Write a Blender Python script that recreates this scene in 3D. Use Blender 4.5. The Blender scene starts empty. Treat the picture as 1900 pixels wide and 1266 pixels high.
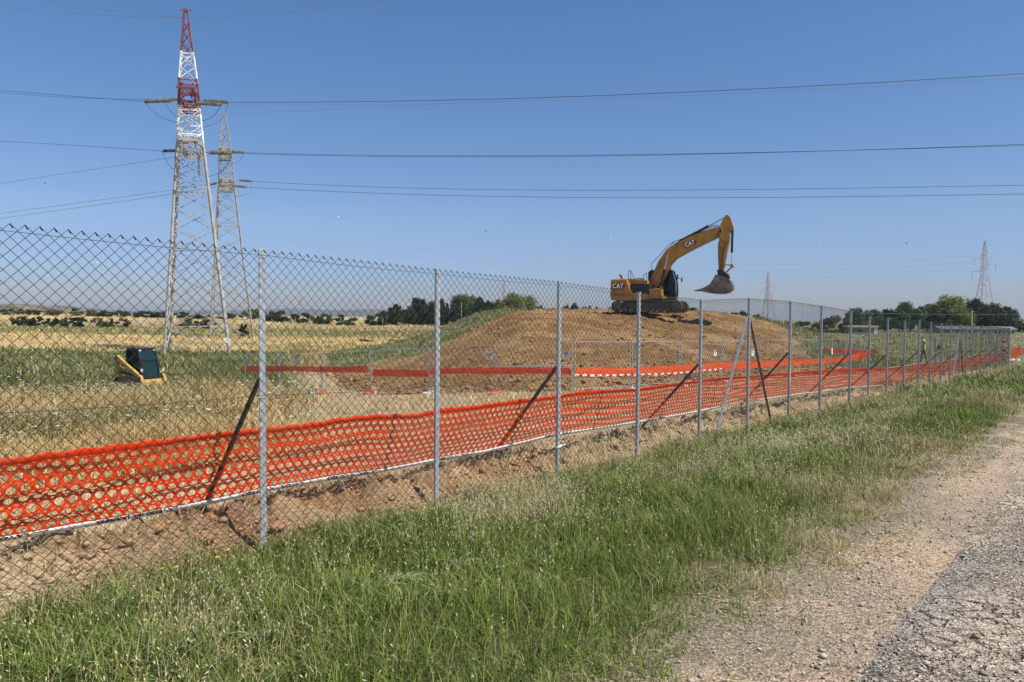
import bpy, math, random
import numpy as np
from mathutils import Vector, Matrix
random.seed(7)
rng = np.random.default_rng(11)
S = bpy.context.scene
COL = S.collection
R = math.radians

# ------------------------------------------------------------------ camera
F = 1350.0; CX, CY = 950.0, 633.0
CAMZ = 1.7
PITCH = math.atan(44.0 / F); ROLL = R(0.5)
cf = Vector((0, math.cos(PITCH), -math.sin(PITCH)))
r0 = Vector((1, 0, 0)); u0 = Vector((0, math.sin(PITCH), math.cos(PITCH)))
cr = r0 * math.cos(ROLL) + u0 * math.sin(ROLL)
cu = u0 * math.cos(ROLL) - r0 * math.sin(ROLL)
CAM = Vector((0, 0, CAMZ))
cd = bpy.data.cameras.new('camera'); cam = bpy.data.objects.new('camera', cd); COL.objects.link(cam)
cam.matrix_world = Matrix(((cr.x, cu.x, -cf.x, 0), (cr.y, cu.y, -cf.y, 0), (cr.z, cu.z, -cf.z, CAMZ), (0, 0, 0, 1)))
cd.sensor_width = 36.0; cd.lens = F / 1900.0 * 36.0; cd.clip_start = 0.05; cd.clip_end = 20000
S.camera = cam

# ------------------------------------------------------------------ world, sun, exposure
SUN_AZ = -32.0      # degrees from +X towards +Y: the sun stands to the right and a little behind the camera
SUN_EL = 58.0
w = bpy.data.worlds.new('World'); S.world = w; w.use_nodes = True
nt = w.node_tree; nt.nodes.clear()
sky = nt.nodes.new('ShaderNodeTexSky'); sky.sky_type = 'NISHITA'; sky.sun_disc = False
sky.sun_elevation = R(SUN_EL); sky.sun_rotation = R(90 - SUN_AZ)
sky.altitude = 20; sky.air_density = 1.0; sky.dust_density = 0.25; sky.ozone_density = 3.5
bg = nt.nodes.new('ShaderNodeBackground'); bg.inputs['Strength'].default_value = 0.1015
# low-level haze tint of the sky by elevation (multiplies the physical sky)
tcw = nt.nodes.new('ShaderNodeTexCoord'); sxw = nt.nodes.new('ShaderNodeSeparateXYZ'); rw = nt.nodes.new('ShaderNodeValToRGB'); mw = nt.nodes.new('ShaderNodeMix'); mw.data_type = 'RGBA'; mw.blend_type = 'MULTIPLY'; mw.inputs[0].default_value = 1.0
for k_, (p_, c_) in enumerate([(0.0, (.72, .76, 1.03)), (.028, (.79, .82, 1.1)), (.06, (.86, .93, 1.28)), (.125, (1.06, 1.10, 1.32)), (.24, (1.0, 1.18, 1.40)), (.37, (.95, 1.23, 1.47))]):
    e_ = rw.color_ramp.elements[0] if k_ == 0 else (rw.color_ramp.elements[1] if k_ == 1 else rw.color_ramp.elements.new(p_))
    e_.position = p_; e_.color = (c_[0] / 1.5, c_[1] / 1.5, c_[2] / 1.5, 1)
nt.links.new(tcw.outputs['Generated'], sxw.inputs[0]); nt.links.new(sxw.outputs['Z'], rw.inputs[0])
wo = nt.nodes.new('ShaderNodeOutputWorld')
nt.links.new(sky.outputs[0], mw.inputs[6]); nt.links.new(rw.outputs[0], mw.inputs[7]); nt.links.new(mw.outputs[2], bg.inputs[0]); nt.links.new(bg.outputs[0], wo.inputs[0])
sl = bpy.data.lights.new('sun', 'SUN'); sl.energy = 4.7; sl.angle = R(0.5); sl.color = (1.0, 0.955, 0.88)
so = bpy.data.objects.new('sun', sl); COL.objects.link(so)
sd = Vector((math.cos(R(SUN_AZ)) * math.cos(R(SUN_EL)), math.sin(R(SUN_AZ)) * math.cos(R(SUN_EL)), math.sin(R(SUN_EL))))
so.rotation_euler = sd.to_track_quat('Z', 'Y').to_euler(); so.location = (0, 0, 60)
S.view_settings.view_transform = 'Standard'; S.view_settings.look = 'None'
S.view_settings.exposure = 0.33; S.view_settings.gamma = 1.0; S.view_settings.use_curve_mapping = False

# ------------------------------------------------------------------ helpers
def ray(px, py):
    return cf + cr * ((px - CX) / F) - cu * ((py - CY) / F)
def W(px, py, Z):
    d = ray(px, py); return CAM + d * (Z / d.y)
def Wn(px, py, n):
    """point on the ray at perpendicular distance n behind the fence line"""
    d = ray(px, py); k = (FN + n) / (d.x * NL[0] + d.y * NL[1]); return CAM + d * k

FA = math.atan2(1150.0, 1350.0)
D = (math.sin(FA), math.cos(FA)); NL = (-math.cos(FA), math.sin(FA)); FN = 5.2   # fence direction, its left normal, distance
SLOPE = 0.0165
HAZE = 0.00013

def sstep(x, a, b):
    t = np.clip((np.asarray(x, float) - a) / (b - a), 0, 1); return t * t * (3 - 2 * t)
_L = [np.random.default_rng(100 + i).random((256, 256)) for i in range(4)]
def vnoise(x, y, k=0):
    x = np.asarray(x, float); y = np.asarray(y, float)
    xi = np.floor(x).astype(int); yi = np.floor(y).astype(int); fx = x - xi; fy = y - yi
    fx = fx * fx * (3 - 2 * fx); fy = fy * fy * (3 - 2 * fy); L = _L[k % 4]
    g = lambda a, b: L[a & 255, b & 255]
    return (g(xi, yi) * (1 - fx) + g(xi + 1, yi) * fx) * (1 - fy) + (g(xi, yi + 1) * (1 - fx) + g(xi + 1, yi + 1) * fx) * fy
def fbm(x, y, k=0, o=4):
    s = 0; a = 0.5; t = 0
    for i in range(o):
        s = s + a * vnoise(np.asarray(x) * 2 ** i + 17 * i, np.asarray(y) * 2 ** i + 9 * i, k + i); t += a; a *= 0.5
    return s / t

def ground_z(X, Y):
    X = np.asarray(X, float); Y = np.asarray(Y, float)
    npr = X * NL[0] + Y * NL[1]; t = X * D[0] + Y * D[1]; n = npr - FN
    along = -SLOPE * (np.clip(t, -20, 58) - 3)
    near = along - 0.21 * sstep(npr, 1.7, 5.2) - 0.065 * np.clip(n, 0, 28) - 0.15 * sstep(n, 26, 34)
    near = near - 0.25 * sstep(npr, -6, -20)
    r = np.hypot(X, Y); az = np.degrees(np.arctan2(X, Y))
    fl = np.interp(r, [0, 50, 66, 100, 150, 200, 300, 335, 600, 9000], [-2.1, -2.0, -1.8, -1.4, -1.2, -0.8, 1.5, 1.6, -0.5, -3.0])
    fr = np.interp(r, [0, 50, 66, 100, 150, 200, 300, 600, 9000], [-1.7, -1.7, -1.6, -1.4, -1.3, -1.2, -1.2, -1.5, -3.0])
    wl = sstep(az, -12.0, -18.5) * sstep(az, -140, -90)
    far = wl * fl + (1 - wl) * fr
    k = sstep(r, 44, 64)
    k = np.where(npr < 0, sstep(r, 64, 110), k)
    z = near * (1 - k) + far * k
    rough = sstep(n, 1.5, 6)
    return z + rough * 0.10 * (fbm(X * 0.35, Y * 0.35, 1, 3) - 0.5) + rough * sstep(r, 60, 120) * 0.5 * (fbm(X * 0.03, Y * 0.03, 2, 3) - 0.5)

MPOLY = [(-7.5, 38), (-5.2, 32.5), (2, 31), (7, 34.5), (14, 41), (22, 46.8), (31, 58), (28, 71), (8, 76), (-11, 74), (-16, 63), (-12, 49)]
def poly_sd(X, Y, P):
    X = np.asarray(X, float); Y = np.asarray(Y, float)
    dmin = np.full(X.shape, 1e9); inside = np.zeros(X.shape, bool)
    for i in range(len(P)):
        ax, ay = P[i]; bx, by = P[(i + 1) % len(P)]; ex, ey = bx - ax, by - ay
        h = np.clip(((X - ax) * ex + (Y - ay) * ey) / (ex * ex + ey * ey), 0, 1)
        dmin = np.minimum(dmin, np.hypot(X - ax - h * ex, Y - ay - h * ey))
        c = ((ay > Y) != (by > Y)) & (X < (bx - ax) * (Y - ay) / ((by - ay) or 1e-9) + ax); inside ^= c
    return np.where(inside, dmin, -dmin)
def mound_h(X, Y):
    d = poly_sd(X, Y, MPOLY) + 1.6 * (fbm(np.asarray(X) * 0.18, np.asarray(Y) * 0.18, 3, 3) - 0.5)
    u = np.clip(d / 15.0, 0, 1)
    h = 4.05 * np.sin(u * math.pi / 2) ** 1.08 * (1 - 0.48 * sstep(-np.asarray(X, float) - 0.12 * (np.asarray(Y) - 55), 0.0, 8.5))
    return np.where(d > 0, h, 0.0) + 0.10 * np.minimum(1, np.clip(d, 0, 1)) * (fbm(np.asarray(X) * 1.3, np.asarray(Y) * 1.3, 0, 3) - 0.5) * 2
def surf_z(X, Y):
    h = mound_h(X, Y); return ground_z(X, Y) + h
def gz(x, y): return float(surf_z(np.array([x]), np.array([y]))[0])

def soil_w(X, Y):
    """where the mound is bare earth (1) and where weeds cover it (0)"""
    sd_ = poly_sd(X, Y, MPOLY)
    e = fbm(np.asarray(X) * 0.3, np.asarray(Y) * 0.3, 2, 3) - 0.5
    left = sstep(np.interp(np.asarray(X, float), [-14, -11, -2, 3, 6], [51, 52, 54.5, 62, 90]) - np.asarray(Y) + 3 * e, -0.9, 0.9)
    right = 1 - sstep(np.asarray(X) + 3 * e, 19.3, 21.5)
    return left * np.where(np.asarray(Y) < 47, 1, right) * (sd_ > -1)

# --- materials
def principled(name, color, rough=0.6, metal=0.0, spec=0.5):
    m = bpy.data.materials.new(name); m.use_nodes = True
    b = m.node_tree.nodes['Principled BSDF']
    b.inputs['Base Color'].default_value = (*color, 1); b.inputs['Roughness'].default_value = rough; b.inputs['Metallic'].default_value = metal
    b.inputs['Specular IOR Level'].default_value = spec
    return m
def noisy(name, c1, c2, scale=8.0, rough=0.6, metal=0.0, bump=0.0, bscale=None, detail=6, spec=0.4, coord='Object', lo=0.35, hi=0.65, bdist=0.02):
    """two-tone noise material with optional bump"""
    m = principled(name, c1, rough, metal, spec); t = m.node_tree; b = t.nodes['Principled BSDF']
    tc = t.nodes.new('ShaderNodeTexCoord'); n = t.nodes.new('ShaderNodeTexNoise'); n.inputs['Scale'].default_value = scale; n.inputs['Detail'].default_value = detail
    cr_ = t.nodes.new('ShaderNodeValToRGB'); cr_.color_ramp.elements[0].color = (*c1, 1); cr_.color_ramp.elements[1].color = (*c2, 1)
    cr_.color_ramp.elements[0].position = lo; cr_.color_ramp.elements[1].position = hi
    t.links.new(tc.outputs[coord], n.inputs['Vector']); t.links.new(n.outputs['Fac'], cr_.inputs[0]); t.links.new(cr_.outputs[0], b.inputs['Base Color'])
    if bump:
        n2 = t.nodes.new('ShaderNodeTexNoise'); n2.inputs['Scale'].default_value = bscale or scale * 3; n2.inputs['Detail'].default_value = 8
        bp = t.nodes.new('ShaderNodeBump'); bp.inputs['Strength'].default_value = bump; bp.inputs['Distance'].default_value = bdist
        t.links.new(tc.outputs[coord], n2.inputs['Vector']); t.links.new(n2.outputs['Fac'], bp.inputs['Height']); t.links.new(bp.outputs[0], b.inputs['Normal'])
    return m
def attr_mat(name, rough=0.8, spec=0.2, transl=0.0, nscale=None, namp=0.35, bump=0.0, bscale=20.0, bdist=0.03):
    """colour from the mesh's own colour attribute, times a fine noise"""
    m = principled(name, (0.5, 0.5, 0.5), rough, 0, spec); t = m.node_tree; b = t.nodes['Principled BSDF']
    a = t.nodes.new('ShaderNodeAttribute'); a.attribute_name = 'Col'; out = a.outputs['Color']
    tc = t.nodes.new('ShaderNodeTexCoord')
    if nscale:
        n = t.nodes.new('ShaderNodeTexNoise'); n.inputs['Scale'].default_value = nscale; n.inputs['Detail'].default_value = 10; n.inputs['Roughness'].default_value = 0.65
        mr = t.nodes.new('ShaderNodeMapRange'); mr.inputs[1].default_value = 0.3; mr.inputs[2].default_value = 0.7
        mr.inputs[3].default_value = 1 - namp; mr.inputs[4].default_value = 1 + namp
        mx = t.nodes.new('ShaderNodeVectorMath'); mx.operation = 'SCALE'
        t.links.new(tc.outputs['Object'], n.inputs['Vector']); t.links.new(n.outputs['Fac'], mr.inputs[0])
        t.links.new(out, mx.inputs[0]); t.links.new(mr.outputs[0], mx.inputs['Scale']); out = mx.outputs[0]
    t.links.new(out, b.inputs['Base Color'])
    if bump:
        n2 = t.nodes.new('ShaderNodeTexNoise'); n2.inputs['Scale'].default_value = bscale; n2.inputs['Detail'].default_value = 10; n2.inputs['Roughness'].default_value = 0.7
        bp = t.nodes.new('ShaderNodeBump'); bp.inputs['Strength'].default_value = bump; bp.inputs['Distance'].default_value = bdist
        t.links.new(tc.outputs['Object'], n2.inputs['Vector']); t.links.new(n2.outputs['Fac'], bp.inputs['Height']); t.links.new(bp.outputs[0], b.inputs['Normal'])
    if transl:
        tr = t.nodes.new('ShaderNodeBsdfTranslucent'); ms = t.nodes.new('ShaderNodeMixShader'); ms.inputs[0].default_value = transl
        t.links.new(out, tr.inputs[0]); o = t.nodes['Material Output']
        t.links.new(b.outputs[0], ms.inputs[1]); t.links.new(tr.outputs[0], ms.inputs[2]); t.links.new(ms.outputs[0], o.inputs[0])
    return m

# --- mesh building
def mesh_np(name, V, Fs, mats, col=None, smooth=False, mi=None):
    """V (N,3); Fs: list of int arrays (M,k)"""
    me = bpy.data.meshes.new(name); V = np.asarray(V, np.float32)
    Fs = [np.asarray(f, np.int32) for f in Fs if len(f)]
    me.vertices.add(len(V)); me.vertices.foreach_set('co', V.ravel())
    nl_ = sum(f.size for f in Fs); nf = sum(len(f) for f in Fs)
    me.loops.add(nl_); me.polygons.add(nf)
    me.loops.foreach_set('vertex_index', np.concatenate([f.ravel() for f in Fs]))
    tot = np.concatenate([np.full(len(f), f.shape[1], np.int32) for f in Fs]); st = np.concatenate([[0], np.cumsum(tot)[:-1]]).astype(np.int32)
    me.polygons.foreach_set('loop_start', st); me.polygons.foreach_set('loop_total', tot)
    if mi is not None: me.polygons.foreach_set('material_index', np.asarray(mi, np.int32))
    if smooth: me.polygons.foreach_set('use_smooth', np.ones(nf, bool))
    me.update(calc_edges=True)
    if col is not None:
        a = me.color_attributes.new('Col', 'FLOAT_COLOR', 'POINT')
        c = np.ones((len(V), 4), np.float32); c[:, :3] = col; a.data.foreach_set('color', c.ravel())
    for m in (mats if isinstance(mats, (list, tuple)) else [mats]): me.materials.append(m)
    return me
def link(name, me, parent=None, loc=None, rotz=None):
    o = bpy.data.objects.new(name, me); COL.objects.link(o)
    if parent is not None: o.parent = parent
    if loc is not None: o.location = loc
    if rotz is not None: o.rotation_euler = (0, 0, rotz)
    return o
def tag(o, label=None, cat=None, group=None, kind=None):
    if label: o['label'] = label
    if cat: o['category'] = cat
    if group: o['group'] = group
    if kind: o['kind'] = kind
    return o
def thing(name, label, cat, loc=(0, 0, 0), rotz=0.0, group=None):
    o = bpy.data.objects.new(name, None); COL.objects.link(o); o.location = loc; o.rotation_euler = (0, 0, rotz); o.empty_display_size = 0.3
    return tag(o, label, cat, group)

class MB:
    """collects shapes for ONE mesh object"""
    def __init__(s): s.V = []; s.F = []; s.M = []; s.m = 0
    def add(s, vs, fs):
        k = len(s.V); s.V += [tuple(v) for v in vs]; s.F += [tuple(k + i for i in f) for f in fs]; s.M += [s.m] * len(fs)
    def box(s, c, d, rot=None, taper=1.0):
        hx, hy, hz = d[0] / 2, d[1] / 2, d[2] / 2; vs = []
        for z in (-1, 1):
            for (x, y) in ((-1, -1), (1, -1), (1, 1), (-1, 1)):
                k = taper if z > 0 else 1
                v = Vector((x * hx * k, y * hy * k, z * hz))
                if rot is not None: v = rot @ v
                vs.append(v + Vector(c))
        s.add(vs, [(3, 2, 1, 0), (4, 5, 6, 7), (0, 1, 5, 4), (1, 2, 6, 5), (2, 3, 7, 6), (3, 0, 4, 7)])
    def bar(s, a, b, wd, ht=None):
        a = Vector(a); b = Vector(b); d = b - a; L = d.length
        q = d.to_track_quat('Z', 'Y').to_matrix(); s.box((a + b) / 2, (wd, ht or wd, L), q)
    def tube(s, a, b, r, n=8, r2=None, cap=True):
        a = Vector(a); b = Vector(b); q = (b - a).to_track_quat('Z', 'Y').to_matrix(); r2 = r if r2 is None else r2; vs = []
        for (p, rr) in ((a, r), (b, r2)):
            for i in range(n):
                t = 2 * math.pi * i / n; vs.append(p + q @ Vector((rr * math.cos(t), rr * math.sin(t), 0)))
        fs = [(i, (i + 1) % n, n + (i + 1) % n, n + i) for i in range(n)]
        if cap: fs += [tuple(range(n - 1, -1, -1)), tuple(range(n, 2 * n))]
        s.add(vs, fs)
    def path(s, pts, r, n=6):
        for a, b in zip(pts[:-1], pts[1:]): s.tube(a, b, r, n)
    def prof(s, pts, y0, y1, bev=0.0):
        """polygon in x,z extruded over y (slightly narrowed rim when bev)"""
        n = len(pts)
        if bev:
            cx = sum(p[0] for p in pts) / n; cz = sum(p[1] for p in pts) / n
            ins = []
            for i in range(n):
                p = Vector(pts[i]); a = (Vector(pts[i - 1]) - p).normalized(); b = (Vector(pts[(i + 1) % n]) - p).normalized()
                m = (a + b); m = m.normalized() if m.length > 1e-3 else Vector((cx - p.x, cz - p.y)).normalized()
                if (Vector((-(pts[(i + 1) % n][1] - pts[i - 1][1]), pts[(i + 1) % n][0] - pts[i - 1][0]))).dot(m) < 0: m = -m if s.ccw(pts) else m
                elif not s.ccw(pts): m = -m
                ins.append(p + m * bev)
            rings = [(ins, y0), (pts, y0 + (y1 - y0) * 0.0 + math.copysign(bev, y1 - y0)), (pts, y1 - math.copysign(bev, y1 - y0)), (ins, y1)]
        else: rings = [(pts, y0), (pts, y1)]
        vs = [(p[0], y, p[1]) for ring, y in rings for p in ring]; fs = []
        for k in range(len(rings) - 1):
            fs += [(k * n + i, k * n + (i + 1) % n, (k + 1) * n + (i + 1) % n, (k + 1) * n + i) for i in range(n)]
        fs += [tuple(range(n - 1, -1, -1)), tuple(range((len(rings) - 1) * n, len(rings) * n))]
        s.add(vs, fs)
    @staticmethod
    def ccw(pts): return sum(pts[i - 1][0] * pts[i][1] - pts[i][0] * pts[i - 1][1] for i in range(len(pts))) > 0
    def lathe(s, prof, c=(0, 0, 0), n=12, q=None):
        vs = []; q = q or Matrix.Identity(3)
        for (r, z) in prof:
            for i in range(n):
                t = 2 * math.pi * i / n; vs.append(Vector(c) + q @ Vector((r * math.cos(t), r * math.sin(t), z)))
        fs = []
        for k in range(len(prof) - 1): fs += [(k * n + i, k * n + (i + 1) % n, (k + 1) * n + (i + 1) % n, (k + 1) * n + i) for i in range(n)]
        fs += [tuple(range(n - 1, -1, -1)), tuple(range((len(prof) - 1) * n, len(prof) * n))]
        s.add(vs, fs)
    def build(s, name, mats, parent=None, loc=None, smooth=False):
        me = bpy.data.meshes.new(name); me.from_pydata(s.V, [], s.F); mats = mats if isinstance(mats, (list, tuple)) else [mats]
        for m in mats: me.materials.append(m)
        if len(mats) > 1: me.polygons.foreach_set('material_index', s.M)
        if smooth:
            me.polygons.foreach_set('use_smooth', [True] * len(me.polygons))
        import bmesh
        b = bmesh.new(); b.from_mesh(me); bmesh.ops.recalc_face_normals(b, faces=b.faces)
        if smooth:
            for e in b.edges: e.smooth = not (len(e.link_faces) == 2 and e.calc_face_angle(0) > R(38))
        b.to_mesh(me); b.free()
        return link(name, me, parent, loc)

def prisms(A, B, r, sides=3):
    """(V, F) of thin prisms from A to B, arrays (N,3); r scalar or (N,)"""
    A = np.asarray(A, float); B = np.asarray(B, float); d = B - A; L = np.linalg.norm(d, axis=1, keepdims=True) + 1e-12; d = d / L
    up = np.where(np.abs(d[:, 2:3]) > 0.9, np.array([[1.0, 0, 0]]), np.array([[0, 0, 1.0]]))
    u = np.cross(d, up); u /= np.linalg.norm(u, axis=1, keepdims=True); v = np.cross(d, u)
    r = np.broadcast_to(np.asarray(r, float), (len(A),))[:, None]; V = []
    for P in (A, B):
        for k in range(sides):
            a = 2 * math.pi * k / sides; V.append(P + r * (math.cos(a) * u + math.sin(a) * v))
    V = np.stack(V, 1).reshape(-1, 3); base = np.arange(len(A))[:, None] * (2 * sides)
    Fq = np.stack([np.stack([base[:, 0] + k, base[:, 0] + (k + 1) % sides, base[:, 0] + sides + (k + 1) % sides, base[:, 0] + sides + k], 1) for k in range(sides)], 1).reshape(-1, 4)
    return V, Fq
def polyline_tube(pts, r, sides=4):
    P = np.asarray([tuple(p) for p in pts], float); T = np.gradient(P, axis=0); T /= np.linalg.norm(T, axis=1, keepdims=True)
    up = np.array([0, 0, 1.0]); u = np.cross(T, up); u /= np.linalg.norm(u, axis=1, keepdims=True) + 1e-9; v = np.cross(T, u)
    r = np.broadcast_to(np.asarray(r, float), (len(P),))[:, None]
    V = np.stack([P + r * (math.cos(2 * math.pi * k / sides) * u + math.sin(2 * math.pi * k / sides) * v) for k in range(sides)], 1).reshape(-1, 3)
    i = np.arange(len(P) - 1)[:, None] * sides
    Fq = np.concatenate([np.concatenate([i + k, i + (k + 1) % sides, i + sides + (k + 1) % sides, i + sides + k], 1) for k in range(sides)])
    return V, Fq

# ------------------------------------------------------------------ ground
def lerp(a, b, k):
    k = np.asarray(k)[..., None]; return np.asarray(a) * (1 - k) + np.asarray(b) * k
C_STRAW = np.array([0.42, 0.30, 0.13]); C_GOLD = np.array([0.49, 0.385, 0.20]); C_GREEN = np.array([0.125, 0.14, 0.055]); C_OLIVE = np.array([0.17, 0.165, 0.06])
C_SOIL = np.array([0.33, 0.205, 0.105]); C_DRYSOIL = np.array([0.40, 0.30, 0.175]); C_BROWNW = np.array([0.24, 0.185, 0.11])
def field_col(X, Y):
    """the field's own colours: cut straw and earth by the fence, a green strip, golden and olive bands beyond"""
    X = np.asarray(X, float); Y = np.asarray(Y, float)
    npr = X * NL[0] + Y * NL[1]; n = npr - FN; t = X * D[0] + Y * D[1]; r = np.hypot(X, Y); az = np.degrees(np.arctan2(X, Y))
    e = fbm(X * 0.12, Y * 0.12, 0, 4) - 0.5; e2 = fbm(X * 0.6, Y * 0.6, 1, 4); e3 = fbm(X * 0.035, Y * 0.05, 2, 4) - 0.5
    c = lerp(C_STRAW, C_BROWNW, sstep(e2, 0.35, 0.7) * 0.7)                          # tall dry weeds
    c = lerp(c, C_OLIVE * 0.8, sstep(fbm(X * 0.4 + 40, Y * 0.4, 3, 3), 0.48, 0.6) * 0.85)
    c = lerp(c, np.array([0.56, 0.44, 0.275]), sstep(n + 2 * e, 6.0, 4.4) * 0.9)
    work = sstep(az + 8 * e, -20, -14.5) * sstep(r, 60, 48)                          # trampled ground inside the site
    c = lerp(c, C_DRYSOIL * 1.0 + 0.05 * (e2[..., None] - 0.5), work * 0.85)
    yy = Y + 14 * e
    g = sstep(yy, 29, 36) * sstep(az, -14, -19)
    c = lerp(c, lerp(C_GREEN, C_OLIVE, sstep(e2, 0.4, 0.65)), g)
    gold = sstep(yy, 64, 69)
    far = lerp(C_GOLD, C_STRAW, sstep(e2, 0.4, 0.7))
    far = lerp(far, C_OLIVE * 1.15, sstep(Y + 40 * e3, 96, 108) * sstep(Y + 40 * e3, 165, 140) * 0.9)
    far = lerp(far, C_BROWNW * 1.2, sstep(Y + 60 * e3, 135, 150) * sstep(Y + 60 * e3, 200, 170) * 0.6)
    far = lerp(far, C_OLIVE, sstep(e3, 0.03, 0.12) * 0.55)
    right = sstep(az, 5, 14)
    rf = lerp(C_OLIVE * 0.9, np.array([0.24, 0.215, 0.115]), sstep(e2, 0.35, 0.65))
    far = lerp(far, rf, right)
    c = lerp(c, far, np.maximum(gold, right * sstep(r, 42, 52)))
    v = sstep(npr, 5.35, 5.1)
    c = lerp(c, lerp(np.array([0.075, 0.085, 0.03]), np.array([0.16, 0.13, 0.07]), sstep(e2, 0.4, 0.7)), v)
    c = lerp(c, np.array([0.36, 0.30, 0.205]), sstep(npr + 0.5 * (e2 - 0.5), 2.4, 1.95))
    c = lerp(c, C_OLIVE, sstep(npr, -6, -7))
    return c

def make_ground():
    az = np.concatenate([np.linspace(-48, 48, 640), np.linspace(49, 311, 132)]); az = np.radians(az)
    rr = np.concatenate([[0.0], np.geomspace(0.8, 7000, 330)])
    A, Rr = np.meshgrid(az, rr, indexing='ij'); X = Rr * np.sin(A); Y = Rr * np.cos(A)
    Z = ground_z(X, Y); npr = X * NL[0] + Y * NL[1]; Z = Z - 0.06 * sstep(npr, 1.95, 1.75) * (npr > -7.5)
    na, nr = A.shape; idx = np.arange(na * nr).reshape(na, nr)
    i2 = np.roll(idx, -1, 0)
    Fq = np.stack([idx[:, :-1], i2[:, :-1], i2[:, 1:], idx[:, 1:]], -1).reshape(-1, 4)
    col = field_col(X, Y).reshape(-1, 3)
    m = attr_mat('field_ground', 0.95, 0.1, nscale=1.3, namp=0.3, bump=0.9, bscale=9.0, bdist=0.08)
    o = link('ground', mesh_np('ground', np.stack([X, Y, Z], -1).reshape(-1, 3), [Fq[:, ::-1]], m, col, True)); tag(o, kind='structure')
make_ground()

def strip(name, n0, n1, t0, t1, dn, dt, m, lift, edge=0.0, disp=None, col=None):
    ns = np.linspace(n0, n1, max(2, int(round((n1 - n0) / dn)) + 1)); ts = np.concatenate([np.arange(t0, 14, dt), np.geomspace(14, t1, 160)])
    N, T = np.meshgrid(ns, ts, indexing='ij')
    if edge:   # ragged far edge
        k = (N - n0) / (n1 - n0); N = N + k * edge * (fbm(T * 1.1, N * 0 + 3, 1, 4) - 0.5) * 2
    X = N * NL[0] + T * D[0]; Y = N * NL[1] + T * D[1]; Z = ground_z(X, Y) + lift
    k = (N - n0) / (n1 - n0)
    if disp is not None: Z = Z + disp(N, T, k)
    na, nr = N.shape; idx = np.arange(na * nr).reshape(na, nr)
    Fq = np.stack([idx[:-1, :-1], idx[1:, :-1], idx[1:, 1:], idx[:-1, 1:]], -1).reshape(-1, 4)
    c = None if col is None else col(X, Y, N, T).reshape(-1, 3)
    return link(name, mesh_np(name, np.stack([X, Y, Z], -1).reshape(-1, 3), [Fq], m, c, True))

# gravel shoulder and broken asphalt
def road_col(X, Y, N, T):
    e = fbm(X * 0.9, Y * 0.9, 0, 4); e2 = fbm(T * 0.35, N * 2.2, 2, 4)
    c = lerp(np.array([0.70, 0.555, 0.40]), np.array([0.54, 0.44, 0.33]), sstep(e, 0.35, 0.65))
    c = lerp(c, np.array([0.52, 0.40, 0.28]), sstep(N, 0.95, 1.25) * 0.9)
    return lerp(c, np.array([0.40, 0.35, 0.31]), sstep(e2, 0.52, 0.66) * 0.6)
def shoulder_col(X, Y, N, T):
    e = fbm(X * 1.3, Y * 1.3, 1, 4); e2 = fbm(T * 0.5, N * 2.5, 3, 4)
    c = lerp(np.array([0.60, 0.44, 0.29]), np.array([0.49, 0.375, 0.26]), sstep(e, 0.35, 0.65))
    c = lerp(c, np.array([0.36, 0.30, 0.25]), sstep(e2, 0.52, 0.66) * 0.55 * sstep(N, 1.3, 0.95))
    return lerp(c, np.array([0.36, 0.30, 0.205]), sstep(N + 0.6 * (e - 0.5), 1.25, 1.75))
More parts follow.
